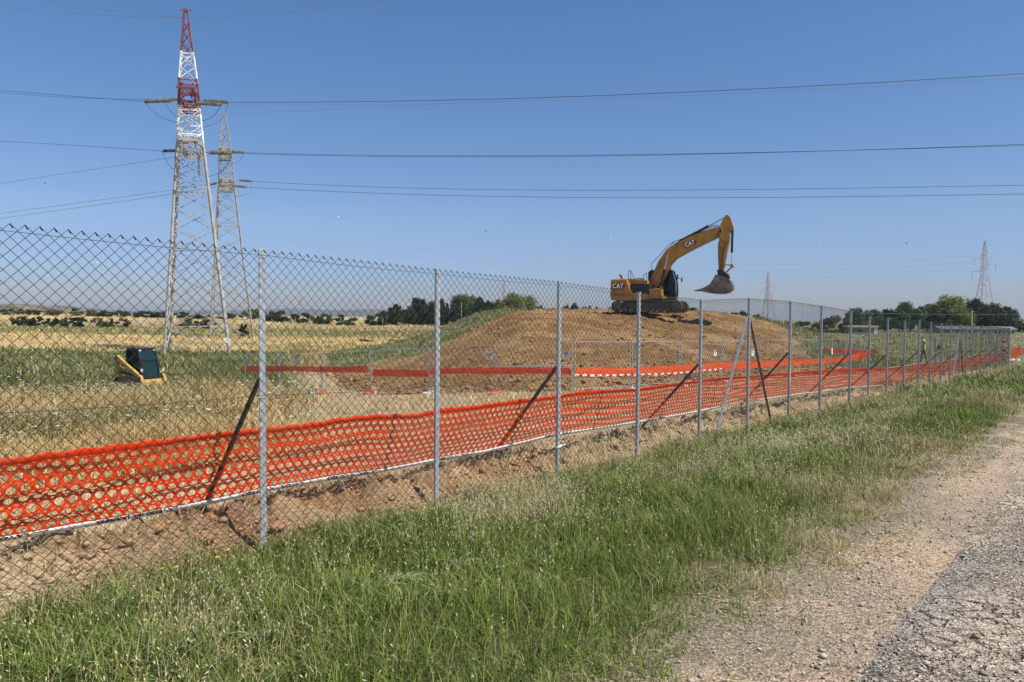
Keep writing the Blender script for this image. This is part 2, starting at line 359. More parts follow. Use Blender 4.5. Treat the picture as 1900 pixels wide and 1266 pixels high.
def crack_mat():
    m = attr_mat('cracked_asphalt', 0.9, 0.25); t = m.node_tree; b = t.nodes['Principled BSDF']
    tc = t.nodes.new('ShaderNodeTexCoord'); a = [n for n in t.nodes if n.type == 'ATTRIBUTE'][0]
    wn = t.nodes.new('ShaderNodeTexNoise'); wn.inputs['Scale'].default_value = 5; wn.inputs['Detail'].default_value = 5
    ad = t.nodes.new('ShaderNodeVectorMath'); ad.operation = 'MULTIPLY_ADD'; ad.inputs[1].default_value = (0.22, 0.22, 0.0)
    t.links.new(tc.outputs['Object'], wn.inputs['Vector']); t.links.new(wn.outputs['Color'], ad.inputs[0]); t.links.new(tc.outputs['Object'], ad.inputs[2])
    hs = []
    for sc, wd in ((10.0, 0.085), (26.0, 0.16)):
        v = t.nodes.new('ShaderNodeTexVoronoi'); v.feature = 'DISTANCE_TO_EDGE'; v.inputs['Scale'].default_value = sc; v.voronoi_dimensions = '3D'
        t.links.new(ad.outputs[0], v.inputs['Vector'])
        mr = t.nodes.new('ShaderNodeMapRange'); mr.inputs[1].default_value = 0.0; mr.inputs[2].default_value = wd; t.links.new(v.outputs['Distance'], mr.inputs[0]); hs.append(mr.outputs[0])
    big = t.nodes.new('ShaderNodeTexNoise'); big.inputs['Scale'].default_value = 0.9; big.inputs['Detail'].default_value = 4; t.links.new(tc.outputs['Object'], big.inputs['Vector'])
    bm = t.nodes.new('ShaderNodeMapRange'); bm.inputs[1].default_value = 0.42; bm.inputs[2].default_value = 0.6; t.links.new(big.outputs['Fac'], bm.inputs[0])
    mix = t.nodes.new('ShaderNodeMix'); mix.data_type = 'FLOAT'; t.links.new(bm.outputs[0], mix.inputs[0]); t.links.new(hs[0], mix.inputs[2]); t.links.new(hs[1], mix.inputs[3])
    fine = t.nodes.new('ShaderNodeTexNoise'); fine.inputs['Scale'].default_value = 70; fine.inputs['Detail'].default_value = 6; t.links.new(tc.outputs['Object'], fine.inputs['Vector'])
    fm = t.nodes.new('ShaderNodeMapRange'); fm.inputs[1].default_value = 0.35; fm.inputs[2].default_value = 0.62; fm.inputs[3].default_value = 0.72; fm.inputs[4].default_value = 1.25; t.links.new(fine.outputs['Fac'], fm.inputs[0])
    ck = t.nodes.new('ShaderNodeTexNoise'); ck.inputs['Scale'].default_value = 2.3; ck.inputs['Detail'].default_value = 3; t.links.new(tc.outputs['Object'], ck.inputs['Vector'])
    ckm = t.nodes.new('ShaderNodeMapRange'); ckm.inputs[1].default_value = 0.40; ckm.inputs[2].default_value = 0.58; ckm.inputs[3].default_value = 0.55; ckm.inputs[4].default_value = 0.0; t.links.new(ck.outputs['Fac'], ckm.inputs[0])
    fade = t.nodes.new('ShaderNodeMath'); fade.operation = 'MAXIMUM'; t.links.new(mix.outputs[0], fade.inputs[0]); t.links.new(ckm.outputs[0], fade.inputs[1]); mix = fade
    cm = t.nodes.new('ShaderNodeMapRange'); cm.inputs[3].default_value = 0.38; cm.inputs[4].default_value = 1.0; t.links.new(mix.outputs[0], cm.inputs[0])
    ml = t.nodes.new('ShaderNodeMath'); ml.operation = 'MULTIPLY'; t.links.new(cm.outputs[0], ml.inputs[0]); t.links.new(fm.outputs[0], ml.inputs[1])
    sc_ = t.nodes.new('ShaderNodeVectorMath'); sc_.operation = 'SCALE'; t.links.new(a.outputs['Color'], sc_.inputs[0]); t.links.new(ml.outputs[0], sc_.inputs['Scale']); t.links.new(sc_.outputs[0], b.inputs['Base Color'])
    h = t.nodes.new('ShaderNodeMath'); h.operation = 'MULTIPLY_ADD'; h.inputs[1].default_value = 0.6; t.links.new(fine.outputs['Fac'], h.inputs[0]); t.links.new(mix.outputs[0], h.inputs[2])
    bp = t.nodes.new('ShaderNodeBump'); bp.inputs['Strength'].default_value = 1.0; bp.inputs['Distance'].default_value = 0.035; t.links.new(h.outputs[0], bp.inputs['Height']); t.links.new(bp.outputs[0], b.inputs['Normal'])
    return m
M_shoulder = attr_mat('gravel_shoulder', 0.95, 0.15, nscale=45, namp=0.35, bump=1.0, bscale=55, bdist=0.02)
def pebbly(m, amt):
    """stones bedded in the surface: per-stone tone and a rounded bump"""
    t = m.node_tree; b = t.nodes['Principled BSDF']; tc = t.nodes.new('ShaderNodeTexCoord'); cl = b.inputs['Base Color'].links[0].from_socket; nb = b.inputs['Normal'].links[0].from_socket
    v = t.nodes.new('ShaderNodeTexVoronoi'); v.inputs['Scale'].default_value = 62; v.inputs['Randomness'].default_value = 1.0; t.links.new(tc.outputs['Object'], v.inputs['Vector'])
    mr = t.nodes.new('ShaderNodeMapRange'); mr.inputs[3].default_value = 1 - amt; mr.inputs[4].default_value = 1 + amt; sx_ = t.nodes.new('ShaderNodeSeparateXYZ'); t.links.new(v.outputs['Color'], sx_.inputs[0]); t.links.new(sx_.outputs['X'], mr.inputs[0])
    d2_ = t.nodes.new('ShaderNodeMapRange'); d2_.inputs[1].default_value = 0.25; d2_.inputs[2].default_value = 0.75; d2_.inputs[3].default_value = 1.08; d2_.inputs[4].default_value = 0.62; t.links.new(v.outputs['Distance'], d2_.inputs[0])
    ml = t.nodes.new('ShaderNodeMath'); ml.operation = 'MULTIPLY'; t.links.new(mr.outputs[0], ml.inputs[0]); t.links.new(d2_.outputs[0], ml.inputs[1])
    sc_ = t.nodes.new('ShaderNodeVectorMath'); sc_.operation = 'SCALE'; t.links.new(cl, sc_.inputs[0]); t.links.new(ml.outputs[0], sc_.inputs['Scale']); t.links.new(sc_.outputs[0], b.inputs['Base Color'])
    bp = t.nodes.new('ShaderNodeBump'); bp.invert = True; bp.inputs['Strength'].default_value = 0.9; bp.inputs['Distance'].default_value = 0.012; t.links.new(v.outputs['Distance'], bp.inputs['Height']); t.links.new(nb, bp.inputs['Normal']); t.links.new(bp.outputs[0], b.inputs['Normal']); return m
pebbly(M_shoulder, 0.38)
rg = lambda N, T, k: 0.018 * (fbm(N * 9, T * 9, 1, 3) - 0.5) * 2
o = strip('gravel_shoulder', 0.95, 1.95, 0.5, 62, 0.03, 0.03, M_shoulder, 0.008, 0.22, lambda N, T, k: rg(N, T, k) * 0.6 - 0.05 * sstep(k, 0.9, 1), shoulder_col); tag(o, kind='structure')
o = strip('asphalt_road', -5.5, 1.34, 0.3, 62, 0.035, 0.03, pebbly(crack_mat(), 0.3), 0.030, 0.20, lambda N, T, k: rg(N, T, k) * 1.1 - 0.04 * sstep(k, 0.86, 1), road_col); tag(o, kind='structure')

# earth mound
def make_mound():
    xs = np.arange(-20, 32, 0.16); ys = np.arange(29, 79, 0.2); X, Y = np.meshgrid(xs, ys, indexing='ij'); X = X + 0.05 * np.sin(Y * 3)
    h = mound_h(X, Y); clod = ((fbm(X * 2.6, Y * 2.6, 1, 4) - 0.5) * 0.30 + (fbm(X * 0.7, Y * 0.9, 3, 2) - 0.5) * 0.34) * soil_w(X, Y); d = poly_sd(X, Y, MPOLY)
    Z = ground_z(X, Y) + h + clod * sstep(d, -0.2, 1.0) - 0.35 * sstep(d, 0.1, -1.0)
    e = fbm(X * 0.8, Y * 0.8, 2, 4); e4 = fbm(X * 0.25, Y * 0.5, 1, 3)
    soil = lerp(np.array([0.22, 0.125, 0.052]), np.array([0.31, 0.185, 0.082]), sstep(e, 0.35, 0.65)); soil = lerp(soil, np.array([0.18, 0.10, 0.042]), sstep(e4, 0.47, 0.6) * 0.8); soil = lerp(soil, np.array([0.37, 0.235, 0.115]), sstep(fbm(X * 0.5, Y * 1.2, 0, 3), 0.56, 0.68) * 0.5)
    weed = lerp(np.array([0.14, 0.15, 0.06]), np.array([0.26, 0.235, 0.11]), sstep(e, 0.4, 0.7))
    col = lerp(weed, soil, soil_w(X, Y))
    na, nr = X.shape; idx = np.arange(na * nr).reshape(na, nr)
    Fq = np.stack([idx[:-1, :-1], idx[1:, :-1], idx[1:, 1:], idx[:-1, 1:]], -1).reshape(-1, 4)
    keep = (d > -1.6).ravel()[Fq].all(1)
    m = attr_mat('mound_earth', 0.95, 0.1, nscale=4.0, namp=0.35, bump=1.0, bscale=11, bdist=0.10)
    o = link('earth_mound', mesh_np('earth_mound', np.stack([X, Y, Z], -1).reshape(-1, 3), [Fq[keep]], m, col.reshape(-1, 3), True)); tag(o, kind='structure')
make_mound()

# spoil bank dug out along the fence line
def bank_h(N, T):
    n = N - FN
    b = sstep(n, -0.05, 0.55) * sstep(n, 1.85, 1.15)
    lump = fbm(N * 2.0, T * 1.6, 1, 5); hole = np.exp(-(((T - 2.72) / 0.17) ** 2 + ((n - 1.15) / 0.2) ** 2)) + 0.8 * np.exp(-(((T - 2.2) / 0.16) ** 2 + ((n - 0.95) / 0.14) ** 2))
    cleft = np.exp(-((T - 0.35 - 0.35 * (n - 0.5)) / 0.05) ** 2) * sstep(n, 0.1, 0.3)
    return b * (0.17 + 0.34 * (lump - 0.4)) * sstep(T, 60, 20) + b * 0.24 * (fbm(N * 5, T * 5, 2, 4) - 0.5) + b * 0.13 * (vnoise(N * 16, T * 16, 1) - 0.5) * sstep(T, 14, 8) - 0.48 * hole - 0.12 * cleft
def make_bank():
    ns = FN + np.linspace(-0.2, 1.95, 84); ts = np.concatenate([np.arange(-3.5, 14, 0.025), np.arange(14, 46, 0.09)])
    N, T = np.meshgrid(ns, ts, indexing='ij'); X = N * NL[0] + T * D[0]; Y = N * NL[1] + T * D[1]; n = N - FN
    Z = ground_z(X, Y) + 0.02 + bank_h(N, T) - 0.10 * (sstep(n, 0.0, -0.2) + sstep(n, 1.6, 1.95))
    e = fbm(X * 1.6, Y * 1.6, 0, 4); red = sstep(T + 1.5 * (e - 0.5), 1.2, 2.6) * sstep(T + 2 * (e - 0.5), 9.0, 6.5)
    pale = lerp(np.array([0.54, 0.40, 0.23]), np.array([0.38, 0.27, 0.15]), sstep(e, 0.35, 0.65)); rd = lerp(np.array([0.40, 0.225, 0.115]), np.array([0.29, 0.165, 0.09]), sstep(e, 0.35, 0.65))
    col = lerp(pale, rd, red * (0.35 + 0.65 * sstep(fbm(X * 1.1, Y * 1.1, 3, 3), 0.42, 0.6)))
    na, nr = X.shape; idx = np.arange(na * nr).reshape(na, nr)
    Fq = np.stack([idx[:-1, :-1], idx[1:, :-1], idx[1:, 1:], idx[:-1, 1:]], -1).reshape(-1, 4)
    m = attr_mat('bank_earth', 0.95, 0.1, nscale=14, namp=0.3, bump=1.0, bscale=45, bdist=0.025)
    o = link('earth_bank', mesh_np('earth_bank', np.stack([X, Y, Z], -1).reshape(-1, 3), [Fq[:, ::-1]], m, col.reshape(-1, 3), True)); tag(o, kind='structure')
make_bank()

# clods and stones (one object each, nobody could count them)
_ph = (1 + 5 ** 0.5) / 2
ICO_V = np.array([(-1, _ph, 0), (1, _ph, 0), (-1, -_ph, 0), (1, -_ph, 0), (0, -1, _ph), (0, 1, _ph), (0, -1, -_ph), (0, 1, -_ph), (_ph, 0, -1), (_ph, 0, 1), (-_ph, 0, -1), (-_ph, 0, 1)], float) / 1.9
ICO_F = np.array([(0, 11, 5), (0, 5, 1), (0, 1, 7), (0, 7, 10), (0, 10, 11), (1, 5, 9), (5, 11, 4), (11, 10, 2), (10, 7, 6), (7, 1, 8), (3, 9, 4), (3, 4, 2), (3, 2, 6), (3, 6, 8), (3, 8, 9), (4, 9, 5), (2, 4, 11), (6, 2, 10), (8, 6, 7), (9, 8, 1)])
def rocks(name, P, size, col, mat_, label_kind='stuff', flat=0.7):
    N = len(P); size = np.asarray(size)[:, None, None]
    V = ICO_V[None] * (1 + 0.35 * (rng.random((N, 12, 1)) - 0.5) * 2) * np.array([1, 1, flat]) * (0.7 + 0.6 * rng.random((N, 1, 3)))
    a = rng.random(N) * 6.283; c, s_ = np.cos(a)[:, None], np.sin(a)[:, None]
    V = np.stack([V[..., 0] * c - V[..., 1] * s_, V[..., 0] * s_ + V[..., 1] * c, V[..., 2]], -1) * size * 0.5 + P[:, None]
    Ff = (ICO_F[None] + 12 * np.arange(N)[:, None, None]).reshape(-1, 3)
    o = link(name, mesh_np(name, V.reshape(-1, 3), [Ff], mat_, np.repeat(col, 12, 0))); tag(o, kind=label_kind); return o
M_rock = attr_mat('clod_earth', 0.95, 0.1, nscale=30, namp=0.25)
def scatter_NT(k, n0, n1, t0, t1, tpow=1.0):
    N = n0 + (n1 - n0) * rng.random(k); T = t0 + (t1 - t0) * rng.random(k) ** tpow
    return N, T, N * NL[0] + T * D[0], N * NL[1] + T * D[1]
N, T, X, Y = scatter_NT(15000, FN - 0.05, FN + 1.6, -2.8, 34, 2.0)
keepm = fbm(N * 3, T * 2, 2, 3) > 0.40; N, T, X, Y = N[keepm], T[keepm], X[keepm], Y[keepm]
sz = np.exp(rng.normal(-3.6, 0.6, len(X))).clip(0.01, 0.15)
e = rng.random(len(X)); redk = sstep(T, 1.2, 2.6) * sstep(T, 9.5, 7)
rocks('bank_clods', np.stack([X, Y, ground_z(X, Y) + 0.02 + bank_h(N, T) + sz * 0.1], -1), sz, lerp(lerp(np.array([0.52, 0.39, 0.235]), np.array([0.40, 0.225, 0.115]), redk), np.array([0.30, 0.2, 0.12]), e * 0.5), M_rock)
k = 26000; X = rng.uniform(-14, 26, k); Y = 31 + 27 * rng.random(k) ** 1.3; sw = soil_w(X, Y); dd = poly_sd(X, Y, MPOLY)
kp = (sw > 0.5) & (dd > -0.6) & (rng.random(k) < 0.35 + 0.65 * sstep(dd, 6, 0.5)); X, Y = X[kp], Y[kp]; dd = dd[kp]
sz = np.exp(rng.normal(-2.5, 0.45, len(X))).clip(0.04, 0.3) * (1 + 0.4 * sstep(dd, 3, 0))
rocks('mound_clods', np.stack([X, Y, ground_z(X, Y) + mound_h(X, Y) + (fbm(X * 2.6, Y * 2.6, 1, 4) - 0.5) * 0.30 + (fbm(X * 0.7, Y * 0.9, 3, 2) - 0.5) * 0.34 + sz * 0.12], -1), sz, lerp(np.array([0.37, 0.21, 0.09]), np.array([0.18, 0.10, 0.042]), rng.random(len(X))), M_rock)
N, T, X, Y = scatter_NT(52000, -2.2, 2.0, 1.6, 26, 1.9)
kp = rng.random(len(N)) < 0.25 + 0.75 * sstep(fbm(N * 3, T * 1.5, 0, 3), 0.42, 0.55); N, T, X, Y = N[kp], T[kp], X[kp], Y[kp]
sz = np.exp(rng.normal(-4.75, 0.42, len(X))).clip(0.004, 0.03) * (1 + 0.03 * T)
rocks('shoulder_gravel', np.stack([X, Y, ground_z(X, Y) + 0.012 + 0.02 * (N < 0.9) + rg(N, T, 0) + sz * 0.15], -1), sz, lerp(np.array([0.52, 0.44, 0.34]), np.array([0.24, 0.20, 0.17]), rng.random(len(X)) ** 1.3), M_rock)

# ================================================================== chain link fence
M_galv = noisy('galvanised_steel', (0.42, 0.44, 0.45), (0.62, 0.64, 0.65), 30, 0.45, 0.35, spec=0.5)
M_brace = noisy('weathered_brace_steel', (0.10, 0.085, 0.075), (0.26, 0.23, 0.20), 25, 0.6, 0.3)
M_wire = principled('green_coated_wire', (0.012, 0.030, 0.026), 0.6)
M_white = principled('white_plastic', (0.8, 0.8, 0.8), 0.5)
tops = [(488, 462), (813, 499), (1040, 522), (1188, 542), (1303, 556), (1392.5, 553), (1469, 559), (1526.5, 567.5), (1581, 577), (1615.6, 588), (1648.8, 591), (1680.6, 596),
        (1707.6, 593.5), (1729, 597), (1749, 600), (1766, 602), (1783, 602), (1795, 603), (1806.5, 603.5), (1822, 605.5), (1832, 606), (1841, 607), (1852, 607.5), (1861, 608), (1874, 609)]
posts = []
for px, py in tops:
    p = Wn(px, py, 0.0); t = p.x * D[0] + p.y * D[1]; posts.append([t, p.z])
T0 = posts[0][0]; dT = posts[1][0] - T0
for k in range(1, 4): posts.insert(0, [T0 - dT * k, posts[0][1] + SLOPE * dT + [0.0, .01, -.01][k - 1]])
def fpt(t, n=0.0, z=0.0): q = FN + n; return Vector((q * NL[0] + t * D[0], q * NL[1] + t * D[1], z))
def fz(t, n=0.0): p = fpt(t, n); return float(ground_z(np.array([p.x]), np.array([p.y]))[0])
FANG = math.atan2(D[1], D[0])
fence_base = fpt(T0, 0, fz(T0))
fence = thing('chain_link_fence', 'long green chain link fence on galvanised steel posts between verge and building site', 'fence', fence_base)
def post_mesh(t, ztop, tall=0.0):
    mb = MB(); q = Matrix.Rotation(FANG, 3, 'Z'); zb = fz(t) - 0.35; lean = random.uniform(-0.012, 0.012)
    c = fpt(t) - fence_base; zt = ztop + tall
    for (w_, d_, off) in ((0.05, 0.006, 0.0), (0.006, 0.042, 0.0235)):   # T section: flange to the road, web behind
        lo = c + q @ Vector((0, off, 0)); mb_v = []
        a = Vector((lo.x, lo.y, zb - fence_base.z)); b = Vector((lo.x + D[0] * lean, lo.y + D[1] * lean, zt - fence_base.z))
        hx, hy = w_ / 2, d_ / 2; vs = []
        for P in (a, b):
            for (x, y) in ((-1, -1), (1, -1), (1, 1), (-1, 1)): vs.append(P + q @ Vector((x * hx, y * hy, 0)))
        mb.add(vs, [(3, 2, 1, 0), (4, 5, 6, 7), (0, 1, 5, 4), (1, 2, 6, 5), (2, 3, 7, 6), (3, 0, 4, 7)])
    return mb
for i, (t, zt) in enumerate(posts):
    post_mesh(t, zt, 0.0).build('post', M_galv, fence)
pt = np.array([p[0] for p in posts]); pz = np.array([p[1] for p in posts]) - 0.05
t_end = pt[-1]
def topz(t): return np.interp(t, pt, pz)
# braces: every second post leans on a stay reaching into the site; posts 5 and 17 are straining posts with two stays along the line
def rel(v): return Vector(v) - fence_base
for i in range(3 - 2, len(posts), 2):
    t, zt = posts[i]; mb = MB()
    if i in (8, 22): continue
    a = fpt(t, 0.05, zt - 1.02); b = fpt(t + 0.13, 1.5, fz(t, 1.5) - 0.10)
    mb.bar(rel(a), rel(b), 0.045, 0.006); mb.bar(rel(a) + Vector((0, 0, -0.02)), rel(b) + Vector((0, 0, -0.02)), 0.006, 0.04); mb.build('brace', M_brace, fence)
for i in (8, 19):
    t, zt = posts[i]
    for sgn, mm in ((-1, M_galv), (1, M_brace)):
        mb = MB(); a = fpt(t + 0.03 * sgn, 0.035, zt - 0.32); b = fpt(t + sgn * 1.35, 0.05, fz(t + sgn * 1.35) - 0.1)
        mb.bar(rel(a), rel(b), 0.045, 0.006); mb.bar(rel(a) + Vector((0, 0, -0.02)), rel(b) + Vector((0, 0, -0.02)), 0.006, 0.04); mb.build('brace', mm, fence)
# woven wire: every wire zigzags down and hooks its neighbours
def chain_link():
    p = 0.080; t0 = pt[0] - 0.5; A = []; B = []
    N = int((t_end - t0) / (p / 2)); rows = 29
    k = np.arange(N)[:, None]; j = np.arange(rows * 2 + 1)[None, :]
    tc_ = t0 + k * p / 2
    side = ((j + k) % 2)                                   # neighbouring wires mirror each other
    tt = tc_ + side * (p / 2) + 0.0 * j; hh = j * p / 2 * 1.0
    sag = 0.022 * (fbm(tt * 1.3, hh * 0.8, 1, 3) - 0.5) * 2
    zt = topz(tt) + 0.045; z = zt - hh * (2.33 / (rows * p)) * 1.0 + sag * 0.3
    n = -0.006 + np.where(((j + 0 * k) % 2) == 0, 0.0025, -0.0025) + sag + 0.010 * (vnoise(tt * 2.1, hh * 2.0, 2) - 0.5) * 2 - 0.006
    n = n - 0.006
    tt = tt + 0.006 * (vnoise(tt * 3, hh * 3, 3) - 0.5)
    X = (FN + n) * NL[0] + tt * D[0] - fence_base.x; Y = (FN + n) * NL[1] + tt * D[1] - fence_base.y; Z = z - fence_base.z
    P = np.stack([X, Y, Z], -1); A = P[:, :-1].reshape(-1, 3); B = P[:, 1:].reshape(-1, 3)
    V, Fq = prisms(A, B, 0.0021, 3)
    # knuckles at the top: a short twisted pair at every apex
    ap = P[:, 0][(np.arange(N) % 2) == 1]
    kn0 = ap + np.array([D[0] * 0.0, D[1] * 0.0, 0.0]); kn1 = ap + np.array([D[0] * 0.016, D[1] * 0.016, -0.026])
    V2, F2 = prisms(kn0, kn1, 0.0045, 4)
    me = mesh_np('wire_mesh', np.concatenate([V, V2]), [np.concatenate([Fq, F2 + len(V)])], M_wire)
    link('wire_mesh', me, fence)
    for dz in (0.0, -1.1, -2.22):
        ts = np.linspace(t0, t_end, 500); sg = -0.012 * np.abs(np.sin((ts - T0) / dT * math.pi))
        pts = np.stack([(FN - 0.02) * NL[0] + ts * D[0] - fence_base.x, (FN - 0.02) * NL[1] + ts * D[1] - fence_base.y, topz(ts) + dz + sg - fence_base.z], -1)
        V3, F3 = polyline_tube(pts, 0.0018, 4); link('tension_wire', mesh_np('tension_wire', V3, [F3], M_wire), fence)
chain_link()
# a white cable tie round the third post
p3 = fpt(posts[5][0], -0.01, W(1037, 829, Wn(1037, 829, 0).y).z)
mb = MB(); mb.tube((-0.045, 0, -0.012), (0.045, 0, 0.012), 0.014, 6); mb.tube((0.03, 0, 0.01), (0.10, -0.02, 0.02), 0.008, 5)
tie = mb.build('cable_tie', M_white, None, p3); tie.rotation_euler = (0, 0, FANG); tag(tie, 'white plastic tie knotted low on the third fence post', 'tie')

# ================================================================== orange safety net behind the fence
M_net = noisy('orange_plastic_net', (0.95, 0.06, 0.010), (0.88, 0.125, 0.045), 2.2, 0.5, lo=0.42, hi=0.7)
M_net.node_tree.nodes['Principled BSDF'].inputs['Specular IOR Level'].default_value = 0.15
_t = M_net.node_tree; _tr = _t.nodes.new('ShaderNodeBsdfTranslucent'); _tr.inputs[0].default_value = (1.0, 0.11, 0.015, 1); _ms = _t.nodes.new('ShaderNodeMixShader'); _ms.inputs[0].default_value = 0.28
_t.links.new(_t.nodes['Principled BSDF'].outputs[0], _ms.inputs[1]); _t.links.new(_tr.outputs[0], _ms.inputs[2]); _t.links.new(_ms.outputs[0], _t.nodes['Material Output'].inputs[0])
M_band = principled('white_net_band', (0.78, 0.76, 0.70), 0.5)
M_ink = principled('black_ink', (0.015, 0.015, 0.015), 0.5)
NT_ = [(-60, 873), (0, 859), (63, 850), (189, 834), (316, 818), (410, 807), (505, 797), (584, 788), (635, 779), (687, 774), (772, 772), (813, 762), (875, 757), (943, 747), (1029, 737), (1087, 728), (1182, 723),
       (1256, 713), (1303, 706.5), (1357, 701), (1461, 693), (1525, 688), (1576, 684.6), (1647, 684), (1680, 680), (1704, 676), (1749, 672), (1784, 666), (1820, 657), (1851, 656), (1866, 654)]
NB_ = [(-60, 1010), (0, 999), (95, 982), (190, 966), (284, 949), (347, 938), (410, 925), (505, 905), (594, 889), (700, 873), (817, 851), (900, 837), (1020, 808), (1087, 797), (1182, 783), (1296, 763),
       (1357, 749), (1461, 734), (1525, 726), (1576, 719), (1660, 713.5), (1701, 700), (1749, 693), (1784, 686), (1808, 679), (1851, 671), (1866, 669)]
def edge_curve(L, noff):
    out = []
    for px, py in L:
        n = noff(px); p = Wn(px, py, n); out.append((p.x * D[0] + p.y * D[1], n, p.z))
    return np.array(out)
ET = edge_curve(NT_, lambda x: 0.55)
EB = edge_curve(NB_, lambda x: 0.68)
s0, s1 = max(ET[0, 0], EB[0, 0]), min(ET[-1, 0], EB[-1, 0])
def net_pt(s, w_):
    """s along the fence (m), w_ 0 at the top edge .. 1 at the bottom edge"""
    s = np.asarray(s, float); w_ = np.asarray(w_, float)
    nt_ = np.interp(s, ET[:, 0], ET[:, 1]); zt = np.interp(s, ET[:, 0], ET[:, 2]); nb = np.interp(s, EB[:, 0], EB[:, 1]); zb = np.interp(s, EB[:, 0], EB[:, 2])
    n = nt_ + (nb - nt_) * w_; z = zt + (zb - zt) * w_
    env = np.sin(np.clip(w_, 0, 1) * math.pi) ** 0.6
    fold = 0.028 * np.sin(w_ * 19 + 2.5 * fbm(s * 0.5, w_ * 0, 1, 3) * 4) * env * sstep(fbm(s * 0.35, w_ * 0 + 5, 2, 3), 0.35, 0.6) + 0.042 * (fbm(s * 1.4, w_ * 2.2, 0, 4) - 0.5) * 2 * env
    curl = 0.008 * np.abs(np.sin(s * 14 + 5 * vnoise(s * 0.8, s * 0, 1))) * np.exp(-w_ * 12)
    n = n + fold * 0.4; z = z + fold * 0.8 + curl - 0.03 * env
    q = FN + n
    return np.stack([q * NL[0] + s * D[0], q * NL[1] + s * D[1], z], -1)
net_o = net_pt(s0, 1.0)
net = thing('safety_net', 'orange plastic barrier net with round holes strung slack behind the long wire fence', 'safety net', tuple(net_o))
def perforated(name, fn, s_a, s_b, w_a, w_b, pitch, rows, hr, mat_, parent, off, thick=0.0, stag=0.5):
    """sheet with a real elliptical hole in every cell; fn maps (s, w) to world"""
    n = max(1, int((s_b - s_a) / pitch)); K = 12; h = (w_b - w_a) / rows
    i, j = np.meshgrid(np.arange(n), np.arange(rows), indexing='ij'); i = i.ravel(); j = j.ravel()
    cs = s_a + (i + 0.5 + stag * (j % 2)) * pitch; cw = w_a + (j + 0.5) * h
    ang = np.arange(K) / K * 2 * math.pi + math.pi / K * 0
    ex = np.clip(np.cos(ang) * 1.42, -1, 1) * 0.5; ey = np.clip(np.sin(ang) * 1.42, -1, 1) * 0.5
    os_ = cs[:, None] + ex[None] * pitch; ow = cw[:, None] + ey[None] * h
    jit = 1 + 0.12 * (rng.random(len(cs)) - 0.5)
    is_ = cs[:, None] + np.cos(ang)[None] * hr[0] * pitch * jit[:, None]; iw = cw[:, None] + np.sin(ang)[None] * hr[1] * h
    Po = fn(os_, ow); Pi = fn(is_, iw); V = np.concatenate([Po, Pi], 1).reshape(-1, 3) - np.asarray(off)
    b = np.arange(len(cs))[:, None] * 2 * K; k = np.arange(K)[None]; k2 = (k + 1) % K
    Fq = np.stack([b + k, b + k2, b + K + k2, b + K + k], -1).reshape(-1, 4)
    return link(name, mesh_np(name, V, [Fq], mat_, None, True), parent)
perforated('net_sheet', net_pt, s0, s1, 0.035, 0.965, 0.089, 9, (0.355, 0.315), M_net, net, net_o)
def net_strip(name, a, b, sa, sb, m, round_=0.0):
    ss = np.arange(sa, sb, 0.03); ws = np.linspace(a, b, 6); Sg, Wg = np.meshgrid(ss, ws, indexing='ij'); P = net_pt(Sg, Wg) - np.asarray(net_o)
    if round_:
        k = np.sin(np.linspace(0, math.pi, 6))[None, :, None]; P = P + k * round_ * np.array([-NL[0], -NL[1], 0.35])
    na, nr = Sg.shape; idx = np.arange(na * nr).reshape(na, nr); Fq = np.stack([idx[:-1, :-1], idx[1:, :-1], idx[1:, 1:], idx[:-1, 1:]], -1).reshape(-1, 4)
    return link(name, mesh_np(name, P.reshape(-1, 3), [Fq], m, None, True), net)
net_strip('top_hem', -0.03, 0.036, s0, s1, M_net, 0.01)
sm = np.interp(1647, [x for x, _ in NT_], ET[:, 0])
net_strip('lettered_band', 0.964, 1.055, s0, sm, M_band, 0.012)
net_strip('top_band', -0.035, -0.005, sm, s1, M_band, 0.01)
net_strip('bottom_hem', 0.964, 1.01, sm, s1, M_net, 0.0)
def text_mesh(txt, size=1.0, off=0.0):
    c = bpy.data.curves.new('text', 'FONT'); c.body = txt; c.size = size; c.offset = off; c.resolution_u = 4
    o = bpy.data.objects.new('text', c); COL.objects.link(o); dg = bpy.context.evaluated_depsgraph_get(); dg.update()
    me = bpy.data.meshes.new_from_object(o.evaluated_get(dg)); bpy.data.objects.remove(o); bpy.data.curves.remove(c); return me
tm = text_mesh('LAVORI IN CORSO', 1.0, 0.035)
tv = np.zeros(len(tm.vertices) * 3); tm.vertices.foreach_get('co', tv); tv = tv.reshape(-1, 3)
tf = [tuple(p.vertices) for p in tm.polygons]; tw = tv[:, 0].max(); th = 0.72
sx = lambda px: float(np.interp(px, [x for x, _ in NB_], EB[:, 0]))
for s_right in [sx(330), sx(330) - 1.05, sx(560), sx(700), sx(880), sx(1060), sx(1230)]:
    Sx = s_right - tv[:, 0] / tw * 0.62; Wx = 0.974 + (tv[:, 1] / th) * 0.068
    P = net_pt(Sx, Wx) - np.asarray(net_o); kk = np.sin((Wx - 0.964) / 0.091 * math.pi)[:, None]; P = P + (kk * 0.012 + 0.004) * np.array([-NL[0], -NL[1], 0.35])
    me = bpy.data.meshes.new('band_lettering'); me.from_pydata([tuple(v) for v in P], [], tf); me.materials.append(M_ink); bo = link('band_lettering', me, net)

